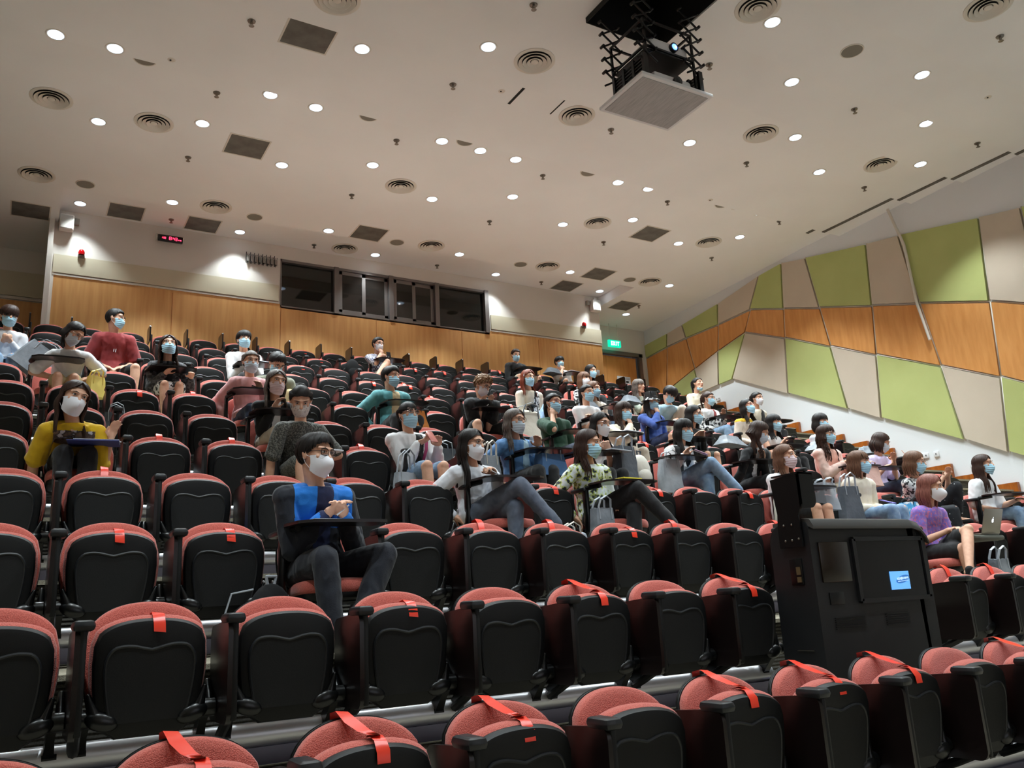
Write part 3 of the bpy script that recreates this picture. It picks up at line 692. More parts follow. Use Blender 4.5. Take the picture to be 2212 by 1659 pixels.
# the last row's tablets are parked upright
m = MB(); m.prism([(-.287, y - .20, z + .66) for y, z in rounded_rect(.30, .26, .04)], (.022, 0, 0)); ME_UPB = m.mesh('tablet', M_TABLET, angle=25)
def tape_strip(pts, w=.045):
    """band along points (x,y,z)"""
    m = MB(); P = [V(p) for p in pts]; g = []
    for i, p in enumerate(P):
        tw = (i % 3 - 1) * .003
        g.append([p + V((-w / 2, 0, tw)), p + V((w / 2, 0, -tw))])
    m.grid(g); n0 = len(m.v)
    return m
def mk_tape(pts, w=.045):
    m = tape_strip(pts, w); me = m.mesh('tape', M_TAPE, fix=False); return me
FOLD = 85.0
def panpt(x, s, z):
    a = rad(FOLD); y0, z0 = -s, z
    return (x, HINGE[0] + y0 * math.cos(a) + z0 * math.sin(a), HINGE[1] - y0 * math.sin(a) + z0 * math.cos(a))
T_SHORT = [panpt(.02, .345, .082), panpt(.02, .378, .062), panpt(.02, .386, .02), panpt(.021, .378, -.018), panpt(.022, .35, -.046), panpt(.024, .315, -.053)]
yb_ = lambda z: yback(0, z) - .082
T_BACK = [(.0, .008, .69), (.0, .004, .735), (.0, -.05, .742), (.0, -.085, .71), (.0, yb_(.66) - .008, .655)]
T_STRIP = [(-.045, .006, .68), (-.045, .004, .735), (-.042, -.045, .742), (-.03, -.10, .715), (-.01, -.17, .688), (.01, -.215, .676)] + [(.022, p[1], p[2]) for p in T_SHORT[1:]]
ME_TAPE = {'short': [mk_tape(T_SHORT)], 'back': [mk_tape(T_BACK)], 'strip': [mk_tape(T_STRIP)], 'both': [mk_tape(T_SHORT), mk_tape(T_BACK)]}
ROWN = ['front row', 'second row', 'third row', 'fourth row', 'fifth row', 'sixth row', 'seventh row', 'eighth row', 'ninth row', 'tenth row', 'eleventh row', 'last row']
ROFF = [.5287, .5343, .4719, .5044, .4087, .4277, .438, .327, .37, .213, .2643, .3043]
def row_seats(r):
    x = ROFF[r]
    while x > -.45 - (.15 if r > 3 else 0): x -= .55
    x += .55; out = []
    xe = [5.6, 7.2, 9.6, 11.05][r] if r < 4 else 10.75 + .145 * r
    while x < xe:
        if not (r == 1 and 4.05 < x < 5.85): out.append(x)
        x += .55
    return out
OCC = {}        # (row, seat index) -> use; filled by the people table before the seats are built
TAPES = {(0, .53): 'strip', (0, 1.08): 'strip', (0, 1.63): 'strip', (0, 2.73): 'strip', (0, 3.28): 'strip', (0, 3.83): 'strip', (0, 4.93): 'strip',
 (1, .53): 'short', (1, 1.63): 'short', (1, 2.73): 'strip', (1, 3.83): 'strip', (1, 6.0): 'back', (1, 6.6): 'back', (2, .47): 'short', (2, 1.02): 'short', (2, 2.67): 'back', (2, 3.22): 'back', (2, 3.77): 'short', (2, 4.32): 'back', (2, 5.42): 'back',
 (3, .5): 'back', (3, 3.8): 'short', (3, 4.9): 'short', (3, 6.0): 'short', (4, .96): 'back', (4, 1.51): 'back', (4, 2.6): 'back', (6, .98): 'short', (6, 1.53): 'back', (8, 4.2): 'short', (8, 4.8): 'both', (9, 3.5): 'short', (10, 4.1): 'short', (11, 4.1): 'short', (7, 5.8): 'short', (8, 5.87): 'short', (10, 5.8): 'short', (10, 6.3): 'short', (11, 8.0): 'short',
 (6, 5.4): 'short', (7, 1.43): 'short', (8, 1.47): 'short', (7, 4.7): 'back', (9, 9.0): 'short', (10, 9.1): 'short', (5, 6.5): 'short', (4, 7.5): 'short', (2, 7.6): 'short'}
def tape_for(r, x):
    for (rr, tx), t in TAPES.items():
        if rr == r and abs(tx - x) < .26: return t
    return None
TAPE_W = {'strip': 'with long red tape strip', 'short': 'taped on its edge', 'back': 'taped on its backrest', 'both': 'taped twice', None: 'without tape'}
def make_seat(r, x, n, use, ntot):
    """use: None folded; 'sit' pan down; 'desk' pan down and tablet swung over; 'bag' pan down, empty"""
    e = empty('theatre_seat', (x, rowY(r), plat(r)))
    far = r >= 6; t = tape_for(r, x) if use is None else None
    if use is None: lab = 'folded red seat %s, %s from left in %s' % (TAPE_W[t] if t else 'bare of tape', nth(n), ROWN[r])
    elif use == 'bag': lab = 'opened red seat holding a bag, %s from left in %s' % (nth(n), ROWN[r])
    elif use == 'desk': lab = 'occupied red seat with tablet swung over, %s from left in %s' % (nth(n), ROWN[r])
    else: lab = 'occupied red seat with folded tablet, %s from left in %s' % (nth(n), ROWN[r])
    tag(e, lab, 'seat', 'theatre seats in the ' + ROWN[r])
    addobj('backrest', ME_BACK, e)
    addobj('back_shell', ME_SHELL, e)
    a = rad(FOLD + random.uniform(-2, 2)) if use is None else rad(3)
    if far:
        o = addobj('seat_pan', ME_PANFAR, e, (0, HINGE[0], HINGE[1])); o.rotation_euler = (-a, 0, 0)
    else:
        o = addobj('seat_pan', PAN[0][1], e, (0, HINGE[0], HINGE[1])); o.rotation_euler = (-a, 0, 0)
        for nme, me in PAN[1:]: addobj(nme, me, o)
        for s in (-1, 1): addobj('side_bracket', ME_BR[s], e); addobj('leg', ME_LEG[s], e)
    if use == 'desk':
        addobj('tablet', ME_DB, e); addobj('arm_post', ME_DP, e)
        if not far: addobj('arm_pad', ME_DPAD, e)
    elif r == 11:
        addobj('tablet', ME_UPB, e); addobj('arm_post', ME_POST, e)
    elif far: addobj('tablet_arm', ME_ARMFAR, e)
    else:
        addobj('tablet', ME_BOARD, e); addobj('arm_post', ME_POST, e); addobj('arm_pad', ME_PADM, e)
    if t:
        for me in ME_TAPE[t]: addobj('tape', me, e)
    return e
def build_seats():
    for r in range(12):
        xs = row_seats(r)
        for i, x in enumerate(xs): make_seat(r, x, i + 1, OCC.get((r, i)), len(xs))
        # polished tube and fascia the seats stand on
        segs = [(xs[0] - .4, xs[-1] + .3)] if r != 1 else [(xs[0] - .4, 4.12), (5.8, xs[-1] + .3)]
        for k, (x0, x1) in enumerate(segs):
            z = plat(r); y = rowY(r)
            e = empty('seat_rail', ((x0 + x1) / 2, y, z)); w = x1 - x0
            tag(e, 'steel seat rail with violet grey fascia under the %s%s' % (ROWN[r], '' if r != 1 else [', left of the lectern', ', right of the lectern'][k]), 'rail')
            m = MB(); m.cyl((-w / 2, -.03, .135), (w / 2, -.03, .135), .056, n=20); m.build('tube', M_RAIL, e)
            m = MB(); m.prism([(-w / 2, -.085, .02), (-w / 2, -.105, .095), (-w / 2, .0, .09), (-w / 2, .0, .02)], (w, 0, 0)); m.build('fascia', M_FASC, e, smooth=False)
            m = MB()
            q = -w / 2 + .35
            while q < w / 2: m.box((q, .05, .015), (.07, .17, .17)); q += 1.65
            m.build('support_block', M_BLACKM, e, smooth=False)
# ---------------------------------------------------------------- people
JOBS = []
def remesh_job(name, mb, voxel, mats, parent, smooth=4, fold=0.0, fscale=9.0, seed=0, mat_fn=None):
    JOBS.append((name, mb, voxel, mats, parent, smooth, fold, fscale, seed, mat_fn))
def run_jobs():
    tmp = []
    for j in JOBS:
        me = j[1].mesh('tmp', [], smooth=False)
        o = bpy.data.objects.new('tmp', me); link(o)
        md = o.modifiers.new('r', 'REMESH'); md.mode = 'VOXEL'; md.voxel_size = j[2]; md.adaptivity = 0
        sm = o.modifiers.new('s', 'SMOOTH'); sm.factor = .5; sm.iterations = j[5]
        tmp.append(o)
    dg = bpy.context.evaluated_depsgraph_get()
    for o, j in zip(tmp, JOBS):
        me = bpy.data.meshes.new_from_object(o.evaluated_get(dg)); me.name = j[0]
        name, mb, vox, mats, parent, _, fold, fs, seed, fn = j
        me.materials.clear()
        for m in (mats if isinstance(mats, (list, tuple)) else [mats]): me.materials.append(m)
        if fold:
            off = V((seed * 3.1, seed * 1.7, 0))
            nrm = [v.normal.copy() for v in me.vertices]
            for v, n in zip(me.vertices, nrm):
                p = v.co
                q = V((p.x * fs, p.y * fs, p.z * fs * .55)) + off
                a = noise.noise(q); b = 1 - abs(noise.noise(q * 1.9 + V((5, 1, 2)))) * 2
                v.co = p + n * fold * (a * .9 + b * .7)
        if fn:
            for p in me.polygons: p.material_index = fn(p.center)
        me.polygons.foreach_set('use_smooth', [True] * len(me.polygons)); me.update()
        addobj(name, me, parent)
    for o in tmp:
        me = o.data; bpy.data.objects.remove(o); bpy.data.meshes.remove(me)
    JOBS.clear()

SKINS = [mat('skin light', (226, 178, 150), .55, spec=.35, pat=('noise', 30, (216, 164, 138), .35, .7)), mat('skin warm', (214, 164, 132), .55, spec=.35, pat=('noise', 30, (202, 150, 120), .35, .7)),
         mat('skin tan', (198, 146, 114), .55, spec=.35, pat=('noise', 30, (186, 134, 104), .35, .7))]
def hmat(name, c1, c2): return mat('hair ' + name, c1, .48, spec=.22, pat=('noise', 22, c2, .3, .7, (6, 6, .7)))
HAIR = {'black': hmat('black', (22, 19, 19), (40, 34, 32)), 'dark': hmat('dark brown', (44, 31, 26), (66, 46, 38)), 'brown': hmat('brown', (84, 56, 42), (116, 82, 62)), 'auburn': hmat('auburn', (98, 46, 32), (134, 68, 48)),
        'ash': hmat('ash', (70, 62, 58), (120, 108, 100)), 'rust': hmat('rust', (110, 66, 58), (150, 96, 84)), 'curlybrown': hmat('light brown', (92, 66, 44), (138, 104, 74))}
M_EYEW = mat('eye white', (225, 220, 215), .3); M_EYEB = mat('eye dark', (24, 16, 14), .15); M_BROW = mat('brow', (36, 28, 26), .7)
M_LIP = mat('lips', (176, 92, 86), .45)
M_MBLUE = mat('blue surgical mask', (172, 216, 238), .85, bump=('wave', 14, .25)); M_MWHITE = mat('white mask', (232, 232, 238), .8); M_MPINK = mat('pale pink mask', (226, 205, 212), .8, bump=('wave', 14, .2))
M_MPAT = mat('patterned cream mask', (214, 205, 200), .85, pat=('noise', 60, (170, 160, 160), .55, .62)); M_MPALE = mat('pale blue mask', (200, 214, 228), .85, bump=('wave', 14, .2))
MASKS = {'blue': M_MBLUE, 'white': M_MWHITE, 'pink': M_MPINK, 'pattern': M_MPAT, 'pale': M_MPALE, 'n95': M_MWHITE}
M_LOOP = mat('ear loop', (235, 235, 238), .7)
M_GLS = {'black': mat('black spectacle frame', (20, 18, 18), .3), 'wire': mat('wire spectacle frame', (150, 130, 120), .3, metal=.7), 'red': mat('red spectacle frame', (150, 50, 70), .3)}
M_EYEGL = mat('spectacle lens', (235, 240, 245), .03, trans=1.0, alpha=.25)
SK_C = V((0, .014, .030)); SK_R = V((.078, .097, .092))

def limb(mb, pts, rr, n=12):
    for i in range(len(pts) - 1): mb.caps(pts[i], pts[i + 1], rr[i], rr[i + 1], n)
def ik(a, b, l1, l2, pole):
    a, b = V(a), V(b); d = b - a; L = d.length
    if L > (l1 + l2) * .995: b = a + d * ((l1 + l2) * .995 / L); d = b - a; L = d.length
    t = d / L; x = (l1 * l1 - l2 * l2 + L * L) / (2 * L); h = math.sqrt(max(l1 * l1 - x * x, 0))
    p = V(pole) - t * V(pole).dot(t)
    if p.length < 1e-4: p = V((0, 0, -1)) - t * t.z * -1
    p.normalize()
    return a + t * x + p * h, b
def hand(mb, W, d, n, side, curl=.5, s=1.0):
    """palm + four fingers + thumb.  d: pointing direction, n: palm normal (towards what it faces), side: +1/-1 thumb side"""
    d = V(d).normalized(); n = (V(n) - d * V(n).dot(d)).normalized(); t = d.cross(n) * side
    pc = W + d * .045 * s
    M = Matrix((t, d, n)).transposed()
    mb.ell(pc, (.041 * s, .050 * s, .016 * s), M, n=12, m=8)
    mb.caps(W - d * .01, W + d * .03, .026 * s, .027 * s)
    ln = [.068, .078, .074, .058]
    for k in range(4):
        off = (.030 - .0195 * k) * s
        spread = (.35 - .23 * k) * .25
        b0 = W + d * .082 * s + t * off - d * abs(k - 1.3) * .004
        dd = (d + t * spread * .5).normalized(); L = ln[k] * s
        c1 = curl * (.55 + .08 * k); c2 = curl * (1.35 + .1 * k)
        p1 = b0 + (dd * math.cos(c1) + n * math.sin(c1)) * L * .45
        p2 = p1 + (dd * math.cos(c2) + n * math.sin(c2)) * L * .33
        p3 = p2 + (dd * math.cos(c2 + curl * .5) + n * math.sin(c2 + curl * .5)) * L * .26
        limb(mb, [b0 - dd * .012, p1, p2, p3], [.0092 * s, .0084 * s, .0076 * s, .0064 * s], 8)
    b0 = W + d * .022 * s + t * .030 * s + n * .004
    p1 = b0 + (t * .75 + d * .55 + n * .25).normalized() * .034 * s
    p2 = p1 + (t * .25 + d * .85 + n * .45).normalized() * .030 * s
    p3 = p2 + (d * .9 - t * .1 + n * .4).normalized() * .020 * s
    limb(mb, [b0, p1, p2, p3], [.0125 * s, .0108 * s, .0092 * s, .0078 * s], 8)

def head_shapes(mb, X, ears=True):
    def e(c, r): mb.ell(X @ V(c), r, X.to_3x3(), n=16, m=10)
    def c(a, b, r0, r1): mb.caps(X @ V(a), X @ V(b), r0, r1, 8)
    e((0, .014, .032), (.077, .096, .088)); e((0, -.012, -.005), (.070, .078, .075)); e((0, -.022, -.050), (.056, .062, .052))
    c((-.030, -.048, -.086), (.030, -.048, -.086), .024, .024); e((0, -.068, -.090), (.020, .018, .018))
    c((-.044, -.02, -.066), (.0, -.055, -.088), .020, .022); c((.044, -.02, -.066), (.0, -.055, -.088), .020, .022)
    c((0, -.086, .022), (0, -.104, -.012), .008, .0125); e((-.012, -.094, -.018), (.009, .010, .008)); e((.012, -.094, -.018), (.009, .010, .008))
    c((-.05, -.066, .040), (-.008, -.082, .038), .011, .011); c((.05, -.066, .040), (.008, -.082, .038), .011, .011)
    e((-.040, -.058, -.010), (.023, .019, .020)); e((.040, -.058, -.010), (.023, .019, .020))
    c((-.016, -.084, -.046), (.016, -.084, -.046), .010, .010)
    for s in ((-1, 1) if ears else ()):
        e((s * .080, .010, .000), (.009, .018, .030)); e((s * .086, .016, .010), (.006, .014, .018))

def hair_mesh(style, L, bangs, rnd, curl=0.0):
    """hair clumps in the head frame"""
    mb = MB()
    def sk(th, ph, off):
        d = V((math.sin(ph) * math.sin(th), -math.sin(ph) * math.cos(th), math.cos(ph)))
        return SK_C + V((d.x * (SK_R.x + off), d.y * (SK_R.y + off), d.z * (SK_R.z + off)))
    def zline(th):
        a = abs(math.degrees(th)); P = [(0, .080), (35, .074), (58, .052), (72, .018), (90, -.012), (120, -.045), (180, -.062)]
        if bangs: P = [(0, .040), (40, .036), (58, .030), (72, .012), (90, -.012), (120, -.045), (180, -.062)]
        for (a0, z0), (a1, z1) in zip(P, P[1:]):
            if a <= a1: return z0 + (z1 - z0) * (a - a0) / (a1 - a0)
        return P[-1][1]
    def ph_of(z): return math.acos(max(-1, min(1, (z - SK_C.z) / SK_R.z)))
    # scalp cap
    G = []
    for i in range(9):
        row = []
        for j in range(36):
            th = -PI + 2 * PI * j / 36; pe = ph_of(zline(th) - .004)
            row.append(sk(th, .02 + (pe - .02) * i / 8, .004))
        G.append(row)
    mb.grid(G, closed_u=True)
    def clump(pts, w, fl=.55):
        n = len(pts); rr = [w * (.55 + .6 * math.sin(PI * min(.5, (i / (n - 1)) * 1.4))) * (1 if i < n * .6 else max(.22, 1 - (i / (n - 1) - .6) * 1.9)) for i in range(n)]
        c = pts[0]; mb.tube(pts, rr, 5, flat=fl, up=(pts[0] - SK_C).normalized())
    short = style in ('short', 'crop', 'curly', 'bowl')
    n = 64 if short else 58
    if style == 'crop': n = 56
    for lay in range(2):
        for k in range(n):
            th = -PI + 2 * PI * (k + rnd.random() * .8 + .5 * lay) / n
            a = math.degrees(th); aa = abs(a)
            off0 = .003 + .005 * lay + rnd.random() * .003
            if short:
                ex = .0 if style == 'crop' else (.004 + .012 * rnd.random())
                ze = zline(th) - ex * (1.0 if aa > 60 else 1.3)
                if style == 'short' and aa < 50: ze -= (.010 if bangs else -.004)
                if style == 'bowl' and aa < 60: ze = .028 + .008 * rnd.random()
                pe = ph_of(ze); pts = []
                t0 = th + .5
                for i in range(8):
                    t = i / 7; ph = .10 + (pe - .10) * t
                    p = sk(t0 + (th - t0) * min(1, t * 1.3), ph, off0 + (.010 * math.sin(t * PI) if style != 'crop' else .003) + (.006 * t if aa < 60 else -.003 * t))
                    if style == 'curly': p += V((math.sin(t * 14 + k), math.cos(t * 12 + k * 2), math.sin(t * 15 + k * 3))) * .009
                    pts.append(p)
                clump(pts, (.0125 if style == 'curly' else .0105) if style != 'crop' else .009, .45)
                continue
            if style in ('tied', 'bun'):
                pe = ph_of(zline(th)); pts = []
                tb = PI if th > 0 else -PI
                for i in range(9):   # swept back to the tie
                    t = i / 8; st = t * t * (3 - 2 * t)
                    thi = th + (tb - th) * st; ph = pe + (1.55 - pe) * st
                    pts.append(sk(thi, ph, off0 - .001 + .006 * math.sin(t * PI)))
                clump(pts, .0078, .4); continue
            # long, loose hair
            sgn = 1 if th > 0 else -1
            fr = bangs and aa < 46
            pts = []
            if fr:
                pe = ph_of(zline(th) - .004 - .006 * rnd.random())
                for i in range(8):
                    t = i / 7; pts.append(sk(th, .25 + (pe - .25) * t, off0 + .004 * t))
                clump(pts, .010); continue
            tend = math.radians(max(aa, 70 if bangs else 78)) * sgn
            for i in range(8):
                t = i / 7; st = t * t
                ph = .12 + (1.78 - .12) * t
                thi = th + (tend - th) * min(1, st * 1.25) if aa < 78 else th
                pts.append(sk(thi, ph, off0 + .004 * math.sin(t * PI)))
            p = pts[-1]; drop = (-p.z + L) if False else (L + p.z)
            drop = max(.02, drop * (1 - .10 * rnd.random())); m_ = max(3, int(drop / .03)); ph0 = rnd.random() * 6
            out = V((p.x, p.y - SK_C.y, 0)).normalized()
            for i in range(1, m_ + 1):
                t = i / m_; dz = drop * t; z = p.z - dz
                q = V((p.x, p.y, z))
                bulge = .012 * math.sin(min(1, dz / .12) * PI) if style != 'bob' else .014 * math.sin(min(1, dz / .16) * PI)
                q += out * bulge
                low = max(0, min(1, (-.12 - z) / .10))
                if style != 'bob':
                    if aa < 112: q.y -= .045 * low; q.x += .018 * low * sgn
                    else: q.y += .035 * low
                else: q -= out * .014 * max(0, t - .6) / .4
                if curl: q += V((math.sin(dz * 62 + ph0), math.cos(dz * 55 + ph0), 0)) * curl * min(1, dz / .08)
                pts.append(q)
            clump(pts, .0100, .5)
    if style == 'tied':
        for k in range(16):
            a = k * 2.4; r = .016 * math.sqrt(k / 16)
            b = V((r * math.cos(a), .112, .01 + r * math.sin(a))); pts = [V((b.x, .10, b.z)), b + V((0, .02, 0))]
            for i in range(1, 8): pts.append(V((b.x * (1.2 + .2 * i), .130 - .006 * i, b.z - .028 * i)))
            clump(pts, .011)
    if style == 'bun':
        for k in range(14):
            a = k * .45; pts = [V((.028 * math.cos(a + t), .122 + .012 * math.sin(2 * a + t), .035 + .028 * math.sin(a + t))) for t in (0, .5, 1.0, 1.5, 2.0)]
            clump(pts, .012)
    return mb

def mask_mesh(kind):
    mb = MB(); G = []
    nu, nv = 21, 11
    for j in range(nv):
        b = j / (nv - 1); row = []
        for i in range(nu):
            a = -1 + 2 * i / (nu - 1); ph = a * rad(74)
            zt = .006 - .012 * abs(a) ** 1.5; zb = -.122 + .036 * abs(a) ** 2
            z = zt + (zb - zt) * b
            rx = .0785 - .012 * b; x = rx * math.sin(ph)
            prof = .080 + .010 * math.sin(b * PI) - .012 * max(0, b - .6) / .4
            y = .002 - (prof) * math.cos(ph) - .006
            y -= (.020 if kind != 'n95' else .012) * math.exp(-(ph / .5) ** 2) * math.exp(-((b - .30) / .30) ** 2)
            if kind == 'n95':
                y -= .026 * math.exp(-(ph / .8) ** 2) * math.sin(min(1, b * 1.05 + .05) * PI) ** .8 + .004 * math.exp(-(ph / .1) ** 2) * math.sin(b * PI)
            else:
                y -= .0022 * math.sin(b * 26) * (1 - abs(a) ** 3); y -= .004 * math.sin(b * PI)
            row.append(V((x, y, z)))
        G.append(row)
    mb.grid(G)
    G2 = [[p + V((0, .0025, 0)) for p in r] for r in G]; mb.grid([list(reversed(r)) for r in G2])
    mb.mat(1)
    for s in (-1, 1):
        e0 = G[1][-1 if s > 0 else 0]; e1 = G[-2][-1 if s > 0 else 0]
        mb.tube([e0, V((s * .083, -.004, e0.z + .010)), V((s * .086, .015, .012))], .0013, 4); mb.tube([e1, V((s * .080, .0, e1.z + .03)), V((s * .086, .015, -.018))], .0013, 4)
    return mb
def glasses_mesh(rect=False):
    mb = MB()
    for s in (-1, 1):
        pts = []
        for i in range(17):
            a = 2 * PI * i / 16; ca, sa = math.cos(a), math.sin(a)
            if rect: ca = math.copysign(abs(ca) ** .6, ca); sa = math.copysign(abs(sa) ** .6, sa)
            pts.append((s * .033 + .0245 * ca, -.100 + .010 * abs(s * .033 + .0245 * ca) / .05, .018 + .0185 * sa))
        mb.mat(0).tube(pts, .0019, 5)
        mb.tube([(s * .058, -.090, .024), (s * .076, -.062, .022), (s * .084, .010, .012)], .0016, 4)
        mb.mat(1).add([V(p) for p in pts[:-1]], [tuple(range(16))]); mb.mat(0)
    mb.tube([(-.009, -.102, .020), (0, -.104, .024), (.009, -.102, .020)], .0017, 4)
    return mb

TOPS = {}
def topmat(key):
    D = {'white': ((232, 232, 234), None), 'white2': ((222, 224, 230), ('noise', 14, (205, 208, 216), .4, .7)), 'red': ((150, 48, 50), ('noise', 6, (126, 38, 42), .35, .7)), 'pink': ((226, 170, 170), ('wavex', 26, (214, 156, 158), .3, .7)),
         'cream': ((232, 222, 202), None), 'cream2': ((220, 206, 190), None), 'black': ((22, 22, 25), None), 'navy': ((20, 24, 36), None), 'olive': ((128, 130, 112), None), 'teal': ((92, 158, 162), ('noise', 8, (76, 140, 146), .35, .7)),
         'yellow': ((226, 184, 18), ('noise', 7, (206, 162, 8), .35, .7)), 'green': ((28, 70, 48), None), 'denim': ((94, 140, 190), ('noise', 18, (70, 112, 164), .35, .7)), 'blue': ((52, 84, 160), ('noise', 8, (40, 68, 140), .35, .7)),
         'lightblue': ((160, 190, 205), ('noise', 8, (140, 172, 190), .35, .7)), 'lavender': ((206, 192, 226), None), 'floral': ((222, 230, 232), ('noise', 24, (36, 46, 56), .46, .60, (1, 1, 1), .54, (196, 208, 96))),
         'purple': ((150, 96, 178), ('noise', 48, (196, 110, 150), .38, .60, (1, 1, 1), .5, (110, 110, 200))), 'tweed': ((58, 58, 54), ('noise', 90, (120, 120, 112), .45, .62)), 'plaid': ((205, 205, 215), ('checker', 34, (80, 80, 110), .4, .6)),
         'plaiddark': ((48, 46, 50), ('checker', 28, (92, 92, 96), .4, .6)), 'bw': ((228, 228, 228), ('noise', 26, (30, 30, 34), .48, .54)), 'pinkjacket': ((222, 172, 156), ('noise', 4, (236, 206, 196), .4, .65)), 'sage': ((168, 178, 160), ('noise', 24, (214, 220, 208), .45, .6)),
         'khaki': ((188, 168, 124), None), 'jeans': ((136, 162, 188), ('noise', 16, (98, 124, 156), .35, .7)), 'darkjeans': ((46, 60, 88), ('noise', 16, (32, 42, 64), .35, .7)), 'greyjeans': ((92, 100, 116), ('noise', 16, (70, 78, 94), .35, .7)),
         'beigepants': ((196, 184, 166), None), 'darkgreen': ((34, 42, 30), None), 'navyblue': ((24, 38, 84), ('noise', 8, (18, 28, 64), .35, .7)), 'dotted': ((24, 26, 32), ('voronoi', 17, (24, 26, 32), .09, .16)), 'tan': ((214, 190, 150), None), 'brightblue': ((24, 120, 214), None), 'graphic': ((120, 92, 72), ('noise', 17, (40, 30, 34), .45, .58, (1, 1, 1), .62, (196, 186, 190)))}
    c, p = D[key]
    if key == 'dotted':
        return mat('cloth dotted', (225, 225, 228), .85, bump=('noise', 160, .15), pat=('voronoi', 17, (24, 26, 32), .10, .14))
    return mat('cloth ' + key, c, .85, bump=('noise', 160, .15), pat=p, sheen=.15)

def person(P):
    """P: key, row, seat x, head (local), look=(yaw,pitch,roll), skin, hair=(style,len,colour,bangs,curl), mask, glasses, top=(colour,sleeve), bottom=(kind,colour), arms=(left,right), legs, male"""
    r, sx, H = P['row'], P['sx'], V(P['H'])
    g = random.Random(hash(P['key']) % 1000 if False else int(P['key'][1:]) * 13 + 5)
    dist = (V((sx, rowY(r), 0))).length
    vox = min(.0095, max(.0052, dist * .00088))
    male = P.get('male', False); k = 1.07 if male else .97
    root = empty('person', (sx, rowY(r), plat(r))); tag(root, P['label'], 'person')
    bx = H.x * .55
    yaw, pit, rol = P.get('look', (8, 0, 0))
    HR = Matrix.Rotation(rad(yaw), 4, 'Z') @ Matrix.Rotation(rad(pit), 4, 'X') @ Matrix.Rotation(rad(rol), 4, 'Y')
    X = Matrix.Translation(H) @ HR
    pel = V((bx, -.235, .425))
    up = (H - pel); 
    nb = H + V((0, .045, -.165)) + V((0, .035, .0)) * max(0, -pit / 40.0) - V((H.x - bx, 0, 0)) * .25
    ax = (nb - pel); 
    # spine with a soft backward bow
    def sp(t): return pel + ax * t + V((0, .05 * math.sin(t * PI), 0))
    neckTop = X @ V((0, .028, -.055))
    shw = .158 * k; shy = .03 * (yaw / 90.0)
    SL_ = [sp(.93) + V((s * shw, .0 + s * P.get('twist', 0) * .05, -.030)) for s in (-1, 1)]
    RX = [(.0, .152, .115), (.14, .152, .115), (.34, .126, .094), (.56, .134, .100), (.76, .146, .104), (.90, .122, .084), (.98, .072, .062), (1.03, .052, .052)]
    def torso(mb, inf=0.0, top=1.03, bot=0.0):
        rings = []
        for t, rx, ry in RX:
            if t > top or t < bot: continue
            c = sp(min(t, 1.0)) + (V((0, 0, .012)) if t > 1 else V((0, 0, 0)))
            rx, ry = (rx * k + inf), (ry * k + inf)
            rings.append([c + V((rx * math.cos(a), ry * math.sin(a) * (1.0), 0)) for a in [2 * PI * i / 20 for i in range(20)]])
        mb.loft(rings)
        for s in (0, 1):
            if top > .9: mb.caps(sp(.90) + V(((s * 2 - 1) * .05, 0, -.0)), SL_[s], .048 * k + inf, .046 * k + inf)
        if bot < .1: mb.ell(pel, (.165 * k + inf, .125 * k + inf, .10 + inf), n=18, m=10)
    # arms
    A = []
    pres = {'desk': (.06, -.50, .715), 'write': (.03, -.47, .715), 'lap': (.07, -.46, .50), 'phone': (.045, -.46, .70), 'side': (.22, -.25, .42), 'chin': None, 'hang': (.26, -.36, .16), 'knee': (.10, -.55, .56), 'cross': (-.06, -.42, .70), 'cheek': None, 'brow': None}
    for s in (-1, 1):
        a = P.get('arms', ('desk', 'desk'))[0 if s < 0 else 1]
        if isinstance(a, tuple): tgt = V(a)
        elif a in ('chin', 'cheek', 'brow'):
            tgt = X @ V({'chin': (s * .012, -.105, -.165), 'cheek': (s * .062, -.060, -.150), 'brow': (s * .03, -.15, -.08)}[a])
        else:
            q = pres[a]; tgt = V((bx + s * q[0], q[1], q[2]))
        wr = tgt - V((0, -.05, 0)) if not a in ('chin', 'cheek', 'brow') else tgt
        pole = V((s * .38, .30, -1.0)) if a not in ('chin', 'cheek', 'brow') else V((s * .35, -.8, -1.0))
        if a == 'hang': pole = V((s * 1, .3, 0))
        el, w2 = ik(SL_[0 if s < 0 else 1], wr, .275 * k, .245 * k, pole)
        A.append((SL_[0 if s < 0 else 1], el, w2, s, a))
    # legs
    hips = [pel + V((s * .085, -.02, -.015)) for s in (-1, 1)]
    lg = P.get('legs', 'sit'); wd = .13 if male else .075
    if lg == 'wide': wd = .22
    kn = [V((bx + s * wd, -.63, .455)) for s in (-1, 1)]; an = [V((bx + s * (wd - .01), -.66, .075)) for s in (-1, 1)]
    if lg == 'cross':    # right-hand leg (viewer's left) over the other
        kn = [V((bx + .10, -.66, .60)), V((bx + .09, -.60, .44))]; an = [V((bx + .33, -.80, .27)), V((bx + .06, -.62, .075))]
    if lg == 'crossL':
        kn = [V((bx - .09, -.60, .44)), V((bx - .04, -.64, .59))]; an = [V((bx - .06, -.64, .075)), V((bx - .30, -.76, .26))]
    if lg == 'up':       # knees drawn up
        kn = [V((bx - .10, -.60, .72)), V((bx + .10, -.60, .72))]; an = [V((bx - .10, -.55, .40)), V((bx + .10, -.55, .40))]
    if lg == 'upR':
        kn = [V((bx - .08, -.63, .455)), V((bx + .16, -.56, .72))]; an = [V((bx - .08, -.66, .075)), V((bx + .20, -.50, .40))]
    if lg == 'ankle':    # one knee turned out
        kn = [V((bx - .07, -.63, .47)), V((bx + .30, -.54, .49))]; an = [V((bx - .04, -.68, .075)), V((bx + .12, -.60, .12))]
    # ---- body, one continuous skin surface
    b = MB(); torso(b, -.012 if P['top'] else 0)
